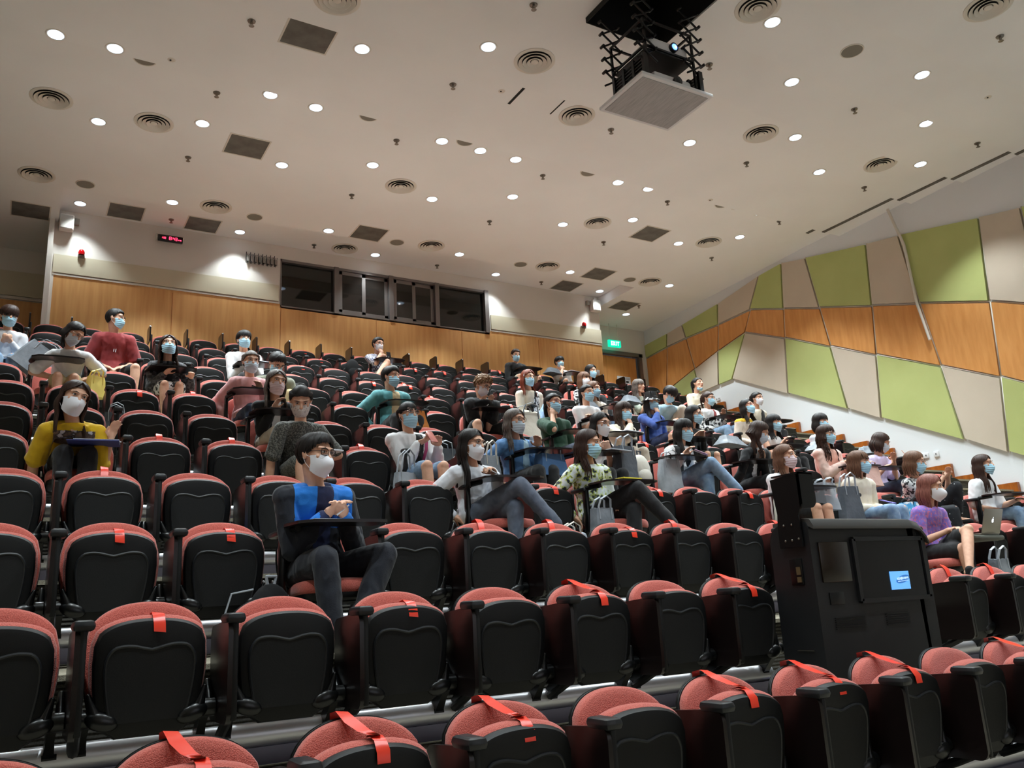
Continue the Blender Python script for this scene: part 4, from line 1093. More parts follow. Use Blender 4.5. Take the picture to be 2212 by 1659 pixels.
    b.caps(sp(.97), neckTop, .052 * (1.04 if male else .92), .050 * (1.04 if male else .90)); head_shapes(b, X, P['hair'][0] not in ('long', 'bob'))
    for S_, el, w, s, a in A:
        limb(b, [S_, S_ + (el - S_) * .5, el], [.046 * k, .041 * k, .036 * k]); limb(b, [el, el + (w - el) * .35, w], [.036 * k, .037 * k, .024 * k])
        d = (w - el).normalized(); nrm = V((0, 0, -1))
        if a in ('chin', 'cheek', 'brow'): d = ((X @ V((0, -.06, -.03))) - w).normalized() * .8 + V((0, .1, .7)); nrm = (H - w)
        if a in ('phone',): nrm = V((0, .3, 1)); d = V((-s * .6, -.6, .25))
        if a in ('lap', 'cross', 'knee'): d = d + V((-s * .4, -.2, -.1))
        if a == 'write': d = d + V((-s * .5, -.2, -.3))
        cu = {'desk': .55, 'write': .95, 'lap': .5, 'phone': .9, 'side': .5, 'hang': .6, 'knee': .6, 'cross': .6, 'chin': 1.35, 'cheek': .45, 'brow': 1.1}.get(a if isinstance(a, str) else 'desk', .6)
        hand(b, w, d, nrm, -s if nrm.z < 0 else s, cu, .98 * k)
    for q in (0, 1):
        limb(b, [hips[q], hips[q] + (kn[q] - hips[q]) * .5, kn[q]], [.078 * k, .070 * k, .050 * k], 14)
        limb(b, [kn[q], kn[q] + (an[q] - kn[q]) * .30, an[q]], [.050 * k, .050 * k, .030 * k], 14)
        b.ell(kn[q] + V((0, -.012, .012)), (.045 * k, .045 * k, .045 * k))
        b.caps(an[q] + V((0, .02, -.02)), an[q] + V((0, -.12, -.045)), .030, .022)
    skin = SKINS[P.get('skin', 0)]
    remesh_job('body', b, vox, skin, root, smooth=2)
    # ---- clothing
    kind, sleeve = P['top']
    tm = topmat(kind); t = MB(); inf = .011 + P.get('loose', 0.0) * .55
    torso(t, inf, top=.985)
    for S_, el, w, s, a in A:
        if sleeve == 'none': continue
        f = {'short': .58, 'elbow': .80, 'long': 1}[sleeve]
        if sleeve == 'long':
            e2 = inf * .8
            limb(t, [S_, S_ + (el - S_) * .5, el], [.046 * k + e2, .043 * k + e2, .039 * k + e2]); limb(t, [el, el + (w - el) * .5, w - (w - el).normalized() * .02], [.039 * k + e2, .038 * k + e2, .030 * k + e2 * .5])
        else:
            c = S_ + (el - S_) * f
            limb(t, [S_, c], [.047 * k + inf, .044 * k + inf * 1.5]); t.tube([c - (el - S_).normalized() * .04, c + (el - S_).normalized() * .02], [.044 * k + inf * 1.3, .047 * k + inf * 1.5], 14)
    if P.get('drape'):   # hem hanging over the hips
        t.ell(pel + V((0, -.07, .03)), (.19 * k, .17 * k, .09), n=18, m=9)
    fn = P.get('topfn')
    mats = [tm] + [topmat(q) for q in P.get('extra', [])]
    def mf(c, fn=fn, X=X, sp=sp, bx=bx): return fn(c, c.x - bx, (c.z - pel.z) / max(nb.z - pel.z, .1)) if fn else 0
    remesh_job(P.get('topname', 'shirt'), t, vox * 1.25, mats, root, smooth=3, fold=.0065 if sleeve != 'none' else .004, fscale=11, seed=g.random() * 9, mat_fn=mf if fn else None)
    bk, bc = P['bottom']; t = MB(); e2 = .014
    t.ell(pel + V((0, -.02, -.01)), (.172 * k, .14, .11), n=18, m=10)
    if bk in ('pants', 'shorts'):
        for q in (0, 1):
            f = 1.0
            if bk == 'shorts': c = hips[q] + (kn[q] - hips[q]) * .80; limb(t, [hips[q], c], [.088 * k, .078 * k], 14)
            else:
                limb(t, [hips[q], hips[q] + (kn[q] - hips[q]) * .5, kn[q]], [.090 * k, .082 * k, .064 * k], 14); limb(t, [kn[q], kn[q] + (an[q] - kn[q]) * .4, an[q] - (an[q] - kn[q]).normalized() * .04], [.064 * k, .060 * k, .052 * k], 14)
    else:   # skirt: one lap over both thighs
        for q in (0, 1):
            c = hips[q] + (kn[q] - hips[q]) * (.85 if bk == 'skirt' else 1.08)
            limb(t, [hips[q], c], [.092 * k, .082 * k], 14)
        cm = (kn[0] + kn[1]) / 2; t.caps(pel + V((0, -.05, .0)), pel + (cm - pel) * .85, .09, .07)
        if bk == 'long': 
            for q in (0, 1): limb(t, [kn[q], an[q] + V((0, 0, .06))], [.085, .10], 14)
            t.caps(cm, (an[0] + an[1]) / 2 + V((0, 0, .08)), .08, .10)
    remesh_job({'pants': 'trousers', 'shorts': 'shorts', 'skirt': 'skirt', 'long': 'skirt'}[bk], t, vox * 1.4, topmat(bc), root, smooth=3, fold=.006, fscale=10, seed=g.random() * 9)
    if r <= 4 or P.get('shoes'):
        for q in (0, 1):
            t = MB(); c = an[q] + V((0, -.045, -.045)); t.caps(c + V((0, .055, -.005)), c + V((0, -.085, -.012)), .036, .030); t.caps(an[q], an[q] + V((0, .0, -.03)), .036, .038)
            remesh_job('shoe', t, .008, M_WHITEP if P.get('shoes') == 'white' else M_BLKCLOTH, root, smooth=2)
    # ---- face and hair
    def inhead(mb, name, mats, par=root):
        mb.v = [tuple(X @ V(p)) for p in mb.v]; return mb.build(name, mats, par)
    m = MB()
    for s in (-1, 1):
        m.mat(0).ell((s * .032, -.0815, .020), (.0135, .006, .0062), n=12, m=8); m.mat(1).ell((s * .032, -.0855, .020), (.0062, .0035, .0060), n=10, m=6)
        m.mat(1).tube([(s * .017, -.0865, .021), (s * .032, -.0895, .0275), (s * .047, -.081, .022)], .0015, 4)
    inhead(m, 'eyes', [M_EYEW, M_EYEB])
    m = MB()
    for s in (-1, 1): m.tube([(s * .014, -.0935, .037), (s * .032, -.0925, .042), (s * .052, -.079, .037)], [.0022, .0032, .0015], 5)
    inhead(m, 'eyebrows', M_BROW if P['hair'][2] != 'brown' else HAIR['dark'])
    if not P.get('mask'):
        m = MB(); m.tube([(-.020, -.092, -.047), (-.008, -.0965, -.044), (0, -.0965, -.0455), (.008, -.0965, -.044), (.020, -.092, -.047)], [.002, .0042, .0036, .0042, .002], 6); m.tube([(-.016, -.0925, -.050), (0, -.0965, -.053), (.016, -.0925, -.050)], [.002, .005, .002], 6)
        inhead(m, 'lips', M_LIP)
    hs = P['hair']
    mk = P.get('mask')
    if mk:
        mm = mask_mesh('n95' if mk == 'n95' else 'flat')
        if P.get('maskdown'): mm.v = [(x * .9, y * .86 + .012, z * .45 - .083) for x, y, z in mm.v]
        inhead(mm, 'face_mask', [MASKS[mk], M_LOOP])
        if P.get('maskdown'):
            m = MB(); m.tube([(-.020, -.092, -.047), (-.008, -.0965, -.044), (0, -.0965, -.0455), (.008, -.0965, -.044), (.020, -.092, -.047)], [.002, .0042, .0036, .0042, .002], 6); inhead(m, 'lips', M_LIP)
    if P.get('glasses'): inhead(glasses_mesh(P['glasses'] == 'black'), 'spectacles', [M_GLS[P['glasses']], M_EYEGL])
    hm = hair_mesh(hs[0], hs[1], hs[3], g, hs[4] if len(hs) > 4 else 0)
    # strands below the jaw hang straight down whatever the tilt of the head
    J = .07
    hm.v = [tuple(X @ V(p)) if p[2] > -J else tuple(X @ V((p[0], p[1] * (.6 if pit > 25 else 1), -J)) + V((0, 0, p[2] + J))) for p in hm.v]
    hm.build('hair', HAIR[hs[2]], root)
    P['_root'] = root; P['_X'] = X; P['_A'] = A; P['_sp'] = sp; P['_k'] = k; P['_bx'] = bx; P['_pel'] = pel; P['_nb'] = nb
    return root
HEADS = {
 'P1': (8, -0.180, (-0.003, -0.350, 1.024)),
 'P2': (7, 0.327, (0.102, -0.550, 0.950)),
 'P3': (8, 0.920, (-0.009, -0.400, 1.107)),
 'P4': (7, 1.427, (-0.060, -0.450, 0.950)),
 'P5': (8, 2.570, (-0.127, -0.300, 1.049)),
 'P6': (6, 2.088, (-0.024, -0.300, 1.042)),
 'P7': (7, 2.527, (0.011, -0.550, 0.841)),
 'P8': (5, 2.078, (-0.024, -0.350, 0.983)),
 'P9': (4, 2.059, (-0.130, -0.550, 0.963)),
 'P10': (2, 1.572, (-0.105, -0.400, 1.054)),
 'P11': (4, 0.409, (-0.091, -0.700, 0.820)),
 'P12': (10, 5.214, (-0.119, -0.300, 0.991)),
 'P13': (6, 3.738, (-0.094, -0.300, 1.017)),
 'P14': (4, 3.159, (-0.196, -0.300, 0.968)),
 'P15': (3, 3.254, (-0.202, -0.300, 0.955)),
 'P16': (6, 4.838, (-0.113, -0.500, 0.959)),
 'P17': (4, 4.259, (-0.202, -0.300, 0.972)),
 'P18': (11, 8.554, (-0.169, -0.300, 0.990)),
 'P19': (11, 9.654, (-0.231, -0.300, 0.949)),
 'P20': (7, 6.377, (-0.255, -0.300, 1.039)),
 'P21': (5, 5.378, (-0.205, -0.300, 1.025)),
 'P22': (3, 4.354, (-0.191, -0.300, 1.015)),
 'P23': (6, 6.488, (-0.105, -0.300, 1.042)),
 'P24': (7, 7.477, (-0.230, -0.300, 0.969)),
 'P25': (8, 8.070, (-0.255, -0.300, 0.992)),
 'P26': (9, 8.463, (0.247, -0.300, 1.033)),
 'P27': (4, 4.809, (0.250, -0.300, 1.005)),
 'P28': (5, 5.928, (0.240, -0.300, 0.996)),
 'P29': (6, 7.588, (-0.126, -0.300, 0.997)),
 'P30': (8, 9.170, (-0.241, -0.300, 0.969)),
 'P31': (7, 8.577, (-0.103, -0.550, 0.935)),
 'P32': (8, 10.270, (-0.012, -0.300, 1.122)),
 'P33': (7, 9.677, (-0.184, -0.300, 0.999)),
 'P34': (5, 7.028, (0.245, -0.300, 1.029)),
 'P35': (4, 5.909, (0.251, -0.300, 1.010)),
 'P36': (6, 9.238, (0.045, -0.300, 1.060)),
 'P37': (7, 10.777, (-0.188, -0.300, 1.082)),
 'P38': (4, 7.009, (0.113, -0.450, 1.007)),
 'P39': (5, 8.678, (-0.008, -0.300, 1.007)),
 'P40': (5, 9.778, (-0.181, -0.300, 1.083)),
 'P41': (4, 8.659, (-0.241, -0.300, 1.079)),
 'P42': (3, 6.554, (-0.035, -0.300, 0.998)),
 'P43': (3, 7.654, (-0.037, -0.300, 0.983)),
 'P44': (4, 9.209, (0.216, -0.300, 1.031)),
 'P45': (3, 8.754, (-0.201, -0.300, 1.017)),
 'P46': (2, 7.072, (0.126, -0.320, 1.002)),
 'P47': (3, 9.854, (-0.007, -0.300, 1.036)),
}

def PP(key, label, hair, mask='blue', glasses=None, top=('white', 'short'), bottom=('pants', 'jeans'), **kw):
    r, sx, H = HEADS[key]
    d = dict(key=key, row=r, sx=sx, H=H, label=label, hair=hair, mask=mask, glasses=glasses, top=top, bottom=bottom); d.update(kw); return d
def jacket_open(w, lo=-.2, hi=1.0, side=1):
    """front panel of another colour: the shirt seen between the two halves of an open jacket"""
    return lambda c, dx, t: 1 if (c.y < -.27 - .0 and abs(dx) < w * (1.15 - .35 * max(0, t)) and lo < t < hi) else 0
def blue_yoke(c, dx, t):
    if c.y < -.30 and abs(dx) < .048 and t < 1.1: return 2
    if .50 < t < 1.2 and abs(dx) < .165: return 1
    return 0
PEOPLE = [
 PP('P1', 'person in white top and glasses at the far left edge, lifting a big grey bag', ('short', .1, 'dark', True), 'blue', 'black', ('white2', 'long'), ('pants', 'jeans'), look=(12, 18, 0), arms=('phone', 'phone'), desk=0),
 PP('P2', 'person in white T-shirt bent sideways over a yellow tote bag, in the back left rows', ('long', .20, 'black', False), 'pale', 'wire', ('white', 'elbow'), ('shorts', 'khaki'), look=(38, 38, 14), arms=('lap', (.25, -.52, .50)), loose=.006, desk=1, drape=1),
 PP('P3', 'person in dark red T-shirt and black shorts looking over to the right', ('crop', 0, 'black', False), 'blue', 'black', ('red', 'elbow'), ('shorts', 'black'), look=(62, 4, 0), arms=('lap', 'lap'), male=True, loose=.02, legs='wide', desk=0),
 PP('P4', 'person with long wavy dark hair in plaid shirt holding a raised black tablet', ('long', .30, 'dark', False, .007), 'blue', None, ('plaiddark', 'long'), ('skirt', 'bw'), look=(0, -8, 0), arms=((-.10, -.62, .60), (.17, -.62, .58)), topfn=jacket_open(.045), extra=['black'], desk=1),
 PP('P5', 'person with short black fringe in open white shirt, in a back row at left', ('bowl', 0, 'black', True), 'blue', None, ('white', 'long'), ('pants', 'black'), look=(4, 0, 0), arms=('desk', 'phone'), male=True, loose=.01, topfn=jacket_open(.05), extra=['pink'], desk=1),
 PP('P6', 'person in pink blouse with hair tied back, phone on the raised tablet', ('tied', 0, 'ash', False), 'pale', None, ('pink', 'long'), ('pants', 'darkjeans'), look=(2, 12, 0), arms=('side', 'desk'), loose=.018, desk=1, drape=1),
 PP('P7', 'person in olive jacket bending down behind the pink blouse', ('short', 0, 'black', False), 'blue', 'black', ('olive', 'long'), ('pants', 'khaki'), look=(14, 48, 0), arms=('lap', 'lap'), male=True, loose=.015, desk=0),
 PP('P8', 'person with grey ombre hair in black blazer and pale pink mask', ('long', .25, 'ash', False), 'pink', None, ('black', 'long'), ('pants', 'beigepants'), look=(6, 6, 4), arms=('desk', 'lap'), topfn=jacket_open(.035, .3), extra=['white'], desk=1),
 PP('P9', 'person in grey patterned dress looking down with one arm hanging', ('tied', 0, 'black', False), 'pattern', None, ('tweed', 'elbow'), ('skirt', 'tweed'), look=(-14, 40, 0), arms=('hang', 'lap'), loose=.0, desk=0, skin=0),
 PP('P10', 'person in navy and bright blue jacket writing on the swung-over tablet near the front', ('short', 0, 'black', False), 'n95', 'black', ('navy', 'long'), ('pants', 'navy'), look=(30, 8, 0), arms=((-.065, -.505, .715), (.035, -.505, .715)), male=True, loose=.016, topfn=blue_yoke, extra=['brightblue', 'navyblue'], legs='ankle', desk=1),
 PP('P11', 'person in yellow printed T-shirt with long dark hair leaning forward at the left', ('long', .27, 'dark', False), 'n95', None, ('yellow', 'elbow'), ('pants', 'black'), look=(16, 10, 12), arms=('hang', (.16, -.66, .58)), loose=.006, desk=0, topfn=lambda c, dx, t: 1 if (c.y < -.5 and abs(dx + .02) < .125 and .22 < t < .80) else 0, extra=['graphic']),
 PP('P12', 'person in plaid shirt holding a phone beside a black jacket, near the booth window', ('crop', 0, 'black', False), 'white', 'wire', ('plaid', 'elbow'), ('shorts', 'beigepants'), look=(16, 6, 0), arms=('chin', 'phone'), male=True, legs='crossL', desk=1),
 PP('P13', 'person in teal jacket over a tan shirt sitting alone in the middle', ('short', 0, 'black', False), 'blue', None, ('teal', 'long'), ('pants', 'black'), look=(30, 6, 0), arms=('side', 'lap'), male=True, loose=.024, topfn=jacket_open(.055), extra=['tan'], desk=1),
 PP('P14', 'person in open white shirt and shorts holding a phone, magenta sling bag', ('tied', 0, 'black', True), 'blue', 'wire', ('white', 'long'), ('shorts', 'jeans'), look=(10, 4, 0), arms=('phone', (.03, -.46, .68)), loose=.022, topfn=jacket_open(.05), extra=['black'], desk=0),
 PP('P15', 'person with long straight black hair in white sweatshirt and crossed jeans', ('long', .34, 'black', False), 'white', 'wire', ('white2', 'long'), ('pants', 'greyjeans'), look=(24, 6, 0), arms=('side', 'write'), loose=.02, legs='cross', desk=1),
 PP('P16', 'person with curly light brown hair in black T-shirt and shorts writing', ('curly', 0, 'curlybrown', False), 'white', 'black', ('black', 'short'), ('shorts', 'black'), look=(20, 34, 0), arms=('desk', 'desk'), male=True, loose=.02, legs='wide', desk=1),
 PP('P17', 'person in light denim jacket with long grey brown hair', ('long', .30, 'ash', False, .006), 'pale', 'black', ('denim', 'long'), ('pants', 'black'), look=(18, 4, 0), arms=('side', 'desk'), loose=.02, topfn=jacket_open(.04), extra=['lightblue'], desk=1),
 PP('P18', 'person in black hooded jacket in the last row', ('crop', 0, 'dark', False), 'blue', None, ('black', 'long'), ('shorts', 'beigepants'), look=(-6, 14, 0), arms=('lap', 'lap'), male=True, loose=.03, legs='wide', desk=1),
 PP('P19', 'person in wide white T-shirt with hand at the mask, in the last row', ('bowl', 0, 'black', True), 'blue', None, ('white', 'elbow'), ('shorts', 'black'), look=(0, 4, 0), arms=('chin', 'lap'), male=True, loose=.02, legs='wide', desk=1),
 PP('P20', 'person with red brown hair and white headband in cream cardigan', ('long', .26, 'auburn', False, .006), 'blue', None, ('cream', 'long'), ('pants', 'jeans'), look=(6, 4, 0), arms=('lap', 'lap'), topfn=jacket_open(.06), extra=['bw'], legs='crossL', loose=.012, desk=0),
 PP('P21', 'person in dark green T-shirt resting the cheek on one hand', ('tied', 0, 'black', False), 'blue', 'red', ('green', 'elbow'), ('pants', 'greyjeans'), look=(12, 4, 6), arms=('cheek', 'lap'), loose=.014, desk=1),
 PP('P22', 'person in floral blouse and black trousers with one leg crossed', ('long', .30, 'dark', False, .004), 'blue', None, ('floral', 'long'), ('pants', 'black'), look=(32, 8, 0), arms=('side', 'lap'), loose=.01, legs='cross', shoes='white', desk=1),
 PP('P23', 'person in white T-shirt with hair tied and a blue mask, behind the white sweater', ('tied', 0, 'black', False), 'blue', None, ('white', 'short'), ('pants', 'beigepants'), look=(12, 4, 0), arms=('cross', 'cross'), loose=.008, desk=1),
 PP('P24', 'person with long brown hair half hidden behind the white T-shirt', ('long', .28, 'brown', False), 'blue', None, ('cream2', 'long'), ('pants', 'jeans'), look=(18, 4, 0), desk=1, arms=('lap', 'lap')),
 PP('P25', 'person with blond brown hair peeking out in the crowded middle rows', ('long', .22, 'brown', True), 'white', None, ('bw', 'short'), ('pants', 'black'), look=(10, 4, 0), desk=0, arms=('lap', 'lap')),
 PP('P26', 'person with long black hair below the back wall near the exit', ('long', .26, 'black', False), 'blue', None, ('white2', 'long'), ('pants', 'black'), look=(18, 6, 0), arms=('lap', 'desk'), desk=1),
 PP('P27', 'person in white top and white mask reading a paper', ('long', .26, 'black', False), 'white', 'wire', ('white', 'short'), ('pants', 'black'), look=(10, 8, 0), arms=('desk', 'desk'), desk=1),
 PP('P28', 'person with wavy hair in cream sweater with a red bow, hand at chin', ('long', .30, 'dark', True, .007), 'blue', None, ('cream', 'long'), ('pants', 'beigepants'), look=(12, 6, 0), arms=('chin', 'lap'), loose=.02, desk=1),
 PP('P29', 'person in blue hoodie wearing a shiny black bucket hat', ('long', .24, 'black', True), 'blue', None, ('blue', 'long'), ('skirt', 'navyblue'), look=(4, 2, 0), arms=('chin', 'lap'), loose=.02, desk=1),
 PP('P30', 'person without mask, long ash brown hair, dark top with pale sleeves', ('long', .28, 'ash', True, .006), None, None, ('sage', 'elbow'), ('pants', 'black'), look=(16, 4, -4), arms=('desk', 'desk'), topfn=jacket_open(.08), extra=['black'], desk=1),
 PP('P31', 'person in light blue shirt with head bowed low', ('short', 0, 'black', True), 'blue', None, ('lightblue', 'short'), ('pants', 'beigepants'), look=(24, 44, 0), arms=('lap', 'knee'), male=True, legs='upR', desk=0),
 PP('P32', 'person in cream sweater with mask pulled under the chin by the far panels', ('tied', 0, 'black', False), 'blue', None, ('cream', 'long'), ('pants', 'black'), look=(14, -6, 4), maskdown=True, arms=('desk', 'lap'), loose=.012, desk=1),
 PP('P33', 'person in white printed jacket and glasses in the right rows', ('tied', 0, 'dark', False), 'blue', 'wire', ('bw', 'long'), ('pants', 'jeans'), look=(24, 6, 0), arms=('lap', 'desk'), loose=.014, topfn=lambda c, dx, t: 1 if (abs(dx) < .04 and t > .6) else (2 if t > .62 else 0), extra=['red', 'white'], desk=1),
 PP('P34', 'person in square necked black top with bare knees showing', ('bob', .16, 'black', False), 'blue', 'wire', ('black', 'long'), ('skirt', 'darkgreen'), look=(22, 4, 0), arms=('desk', 'desk'), desk=1),
 PP('P35', 'person with very long black hair in white cardigan and pale jeans', ('long', .36, 'black', True), 'blue', None, ('white', 'long'), ('pants', 'jeans'), look=(10, 10, 0), arms=('desk', 'write'), topfn=jacket_open(.05), extra=['black'], legs='cross', desk=1),
 PP('P36', 'person in cream cardigan with yellow collar and red glasses looking up', ('long', .28, 'black', False), 'blue', 'red', ('cream2', 'long'), ('pants', 'black'), look=(10, -10, 0), arms=('lap', 'lap'), topfn=lambda c, dx, t: 1 if t > .88 else 0, extra=['yellow'], desk=0),
 PP('P37', 'person in cream cardigan over black top with white mask in the right rows', ('tied', 0, 'black', False), 'white', None, ('cream', 'long'), ('pants', 'black'), look=(12, 2, 0), topfn=jacket_open(.06), extra=['black'], arms=('lap', 'lap'), desk=1),
 PP('P38', 'person with long curly hair in black blazer looking down to the right', ('long', .34, 'dark', False, .006), 'pale', None, ('black', 'long'), ('pants', 'black'), look=(52, 26, 0), arms=('side', 'desk'), topfn=jacket_open(.03), extra=['white'], desk=1),
 PP('P39', 'person with straight black hair in a white sleeveless top', ('long', .24, 'black', True), 'blue', None, ('white', 'none'), ('pants', 'black'), look=(12, 2, 0), arms=('desk', 'lap'), desk=1),
 PP('P40', 'person with black bob fringe hidden behind the pink jacket', ('bob', .15, 'black', True), 'blue', None, ('white2', 'long'), ('pants', 'black'), look=(8, 6, 0), arms=('lap', 'lap'), desk=0),
 PP('P41', 'person with long wavy black hair in pink and peach jacket beside a bottle', ('long', .34, 'dark', True, .009), 'blue', 'wire', ('pinkjacket', 'long'), ('pants', 'beigepants'), look=(14, 2, 0), arms=('desk', 'desk'), loose=.026, desk=1),
 PP('P42', 'person in white T-shirt with black print behind the tall black lectern post', ('long', .24, 'brown', False), 'pink', None, ('white', 'elbow'), ('shorts', 'black'), look=(14, 0, 0), arms=('desk', 'lap'), loose=.018, desk=1),
 PP('P43', 'person in cream hoodie and ripped jeans beside a grey tote, above the lectern', ('bob', .17, 'brown', True), 'blue', None, ('cream', 'long'), ('pants', 'jeans'), look=(22, 2, 0), arms=('lap', 'lap'), loose=.03, desk=0),
 PP('P44', 'person in lavender T-shirt with brown bob looking at a phone', ('bob', .15, 'dark', False), 'pale', None, ('lavender', 'elbow'), ('pants', 'darkjeans'), look=(52, 24, 0), arms=('phone', (.20, -.50, .78)), loose=.018, desk=1),
 PP('P45', 'person in dotted black clothes and glasses hugging one knee', ('long', .16, 'brown', False), 'blue', 'wire', ('bw', 'short'), ('pants', 'dotted'), look=(30, 10, 0), arms=((-.02, -.52, .82), (.05, -.54, .84)), legs='upR', desk=0),
 PP('P46', 'person in purple patterned blouse typing on a silver laptop beside the lectern', ('bob', .22, 'rust', False), 'n95', None, ('purple', 'elbow'), ('shorts', 'black'), look=(16, 8, 0), arms=((.02, -.50, .60), (.12, -.53, .60)), loose=.012, legs='crossL', desk=0),
 PP('P47', 'person with long brown hair in white T-shirt at the right edge', ('long', .34, 'dark', False), 'blue', None, ('white', 'elbow'), ('pants', 'jeans'), look=(14, 0, 0), arms=('lap', (.16, -.55, .60)), loose=.018, desk=1),
]
for P in PEOPLE:
    xs = row_seats(P['row']); i = min(range(len(xs)), key=lambda k: abs(xs[k] - P['sx']))
    OCC[(P['row'], i)] = 'desk' if P.get('desk') else 'sit'
    person(P)
run_jobs()
BYK = {P['key']: P for P in PEOPLE}
# ---------------------------------------------------------------- lectern
def lectern():
    # front face stands at y=3.42, between the front and the second row
    Z1 = plat(1)
    e = empty('lectern', (4.53, 3.42, Z1)); tag(e, 'large black lectern console standing in the gap of the second row', 'lectern')
    x0, x1, d, h = -.53, .53, .30, 1.0
    m = MB()
    # side profile in y,z with a rounded back edge, extruded along x
    prof = [(0, 0), (0, h - .04), (.02, h)] + [(d - .11 + .11 * math.sin(rad(q)), h - .11 + .11 * math.cos(rad(q))) for q in range(0, 91, 15)] + [(d, 0)]
    m.prism([(x0, y, z) for y, z in prof], (x1 - x0 - .10, 0, 0)); m.build('cabinet', M_LECT, e, angle=25)
    m = MB(); pr = [(x1 - .10, 0, 0), (x1, 0, 0), (x1 + .01, 0, h - .22)] + [(x1 - .13 + .14 * math.cos(rad(q)), 0, h - .15 + .14 * math.sin(rad(q))) for q in range(0, 91, 12)] + [(x1 - .16, 0, h)]
    pr = [(x, y, z) for x, y, z in pr]; m.prism([(x1 - .12, 0, 0)] + pr[1:], (0, d, 0)); m.build('end_panel', M_LECT, e, angle=25)
    m = MB()
    def lip(x, dz): return [V((x, y, z + dz)) for y, z in ((-.03, h - .045), (-.034, h - .03), (-.01, h + .012), (.05, h + .022), (d - .03, h + .012), (d - .03, h - .01), (0, h - .03))]
    m.loft([lip(x0 + .01, 0), lip(x1 - .14, 0), lip(x1 - .06, -.018), lip(x1 - .015, -.06), lip(x1 + .005, -.10)]); m.build('top', M_LECTT, e, angle=50)
    def rel(X, Z): return X - 4.53, Z - Z1
    m = MB(); cx, cz = rel(4.185, 1.205); m.rbox((cx, -.005, cz), (.25, .014, .23), .005); m.build('side_window', mat('brown tinted window', (30, 20, 12), .25), e)
    m = MB(); cx, cz = rel(4.69, 1.155)
    m.box((cx, -.010, cz + .18), (.66, .02, .025)); m.box((cx, -.010, cz - .18), (.66, .02, .025)); m.box((cx - .33, -.010, cz), (.03, .02, .36)); m.box((cx + .325, -.010, cz), (.03, .02, .36)); m.build('monitor_bezel', M_LECT, e, smooth=False)
    m = MB(); m.box((cx, -.004, cz), (.63, .012, .34)); m.build('monitor_glass', mat('dark monitor glass', (22, 22, 24), .10, spec=.5), e, smooth=False)
    m = MB(); gx, gz = rel(4.74, 1.083); m.box((gx, -.013, gz), (.18, .004, .108)); scr = m.build('display', mat('blue display', (120, 180, 240), .3, emit=(96, 168, 240), estr=.75), e, smooth=False)  # bluish touch panel glow reflected in the glass, built as an emitting sheet
    m = MB(); m.add([V((gx + .025 + .066 * math.cos(t), -.0160, gz + .006 + .022 * math.sin(t) + .012 * math.cos(t))) for t in [2 * PI * i / 28 for i in range(28)]], [tuple(range(28))]); m.build('oval_mark', mat('display mark', (60, 120, 185), .3, emit=(50, 112, 185), estr=.6), scr, smooth=False)
    m = MB()
    for k, hh in enumerate((.012, .016, .013, .018, .014, .012, .013, .011, .012)): m.box((gx - .026 + .0125 * k, -.0172, gz + .008 + .0008 * k), (.008, .001, hh))
    for k in range(9): m.box((gx - .022 + .0115 * k, -.0172, gz - .008 + .0008 * k), (.006, .001, .005))
    m.build('lettering', mat('display lettering', (200, 225, 250), .3, emit=(180, 215, 248), estr=.8), scr, smooth=False)
    for X, Z, w in ((4.25, .86, .26), (4.68, .86, .22)):
        cx, cz = rel(X, Z); m = MB(); [m.box((cx, -.003, cz - .03 + .012 * k), (w, .006, .005)) for k in range(6)]; m.build('vent', M_BLACKM, e, smooth=False)
    cx, cz = rel(4.16, 1.0); m = MB(); m.rbox((cx, -.003, cz), (.12, .008, .07), .003); m.build('cable_panel', M_BLACKM, e)
    m = MB(); m.rbox((x0 - .004, .12, .72), (.01, .09, .15), .003); m.build('lock_plate', M_BLACKM, e)
    m = MB(); m.box((x0 - .011, .10, .725), (.006, .03, .045)); m.box((x0 - .011, .10, .675), (.006, .03, .03)); m.build('key_slot', mat('dull brass', (120, 110, 80), .4, metal=.6), e, smooth=False)
    m = MB(); m.box((x0 - .004, .13, .28), (.006, .12, .006)); m.build('door_handle', M_CHROME, e, smooth=False)
    return e
lectern()
# flat bent metal post with a boxed hood, bolted to the lectern's side
e = empty('monitor_post', (3.985, 3.42, 1.30)); tag(e, 'tall flat black metal post with boxed hood bolted to the lectern', 'post')
m = MB(); m.prism([(0, .03, .0), (0, .20, .0), (0, .20, .12), (0, .19, .20), (0, .215, .41), (0, .0, .43), (0, .0, .24), (0, .035, .18)], (-.012, 0, 0)); m.build('plate', M_BLACKM, e, smooth=False)
m = MB(); hd = [(-.012, 0, .43), (.115, 0, .425), (.12, 0, .30)] + [(.12 - .05 + .05 * math.cos(rad(q)), 0, .27 - .05 * math.sin(rad(q))) for q in range(0, 91, 15)] + [(-.012, 0, .215)]
m.prism(hd, (0, .012, 0)); m.box((.052, .10, .425), (.13, .20, .010)); m.build('hood', M_BLKG, e, smooth=False)
m = MB()
for y, z in ((.15, .13), (.09, .13), (.15, .04), (.10, .04), (.05, .045)): m.ell((-.015, y, z), (.005, .007, .007), n=10, m=6)
m.build('bolts', M_CHROME, e)

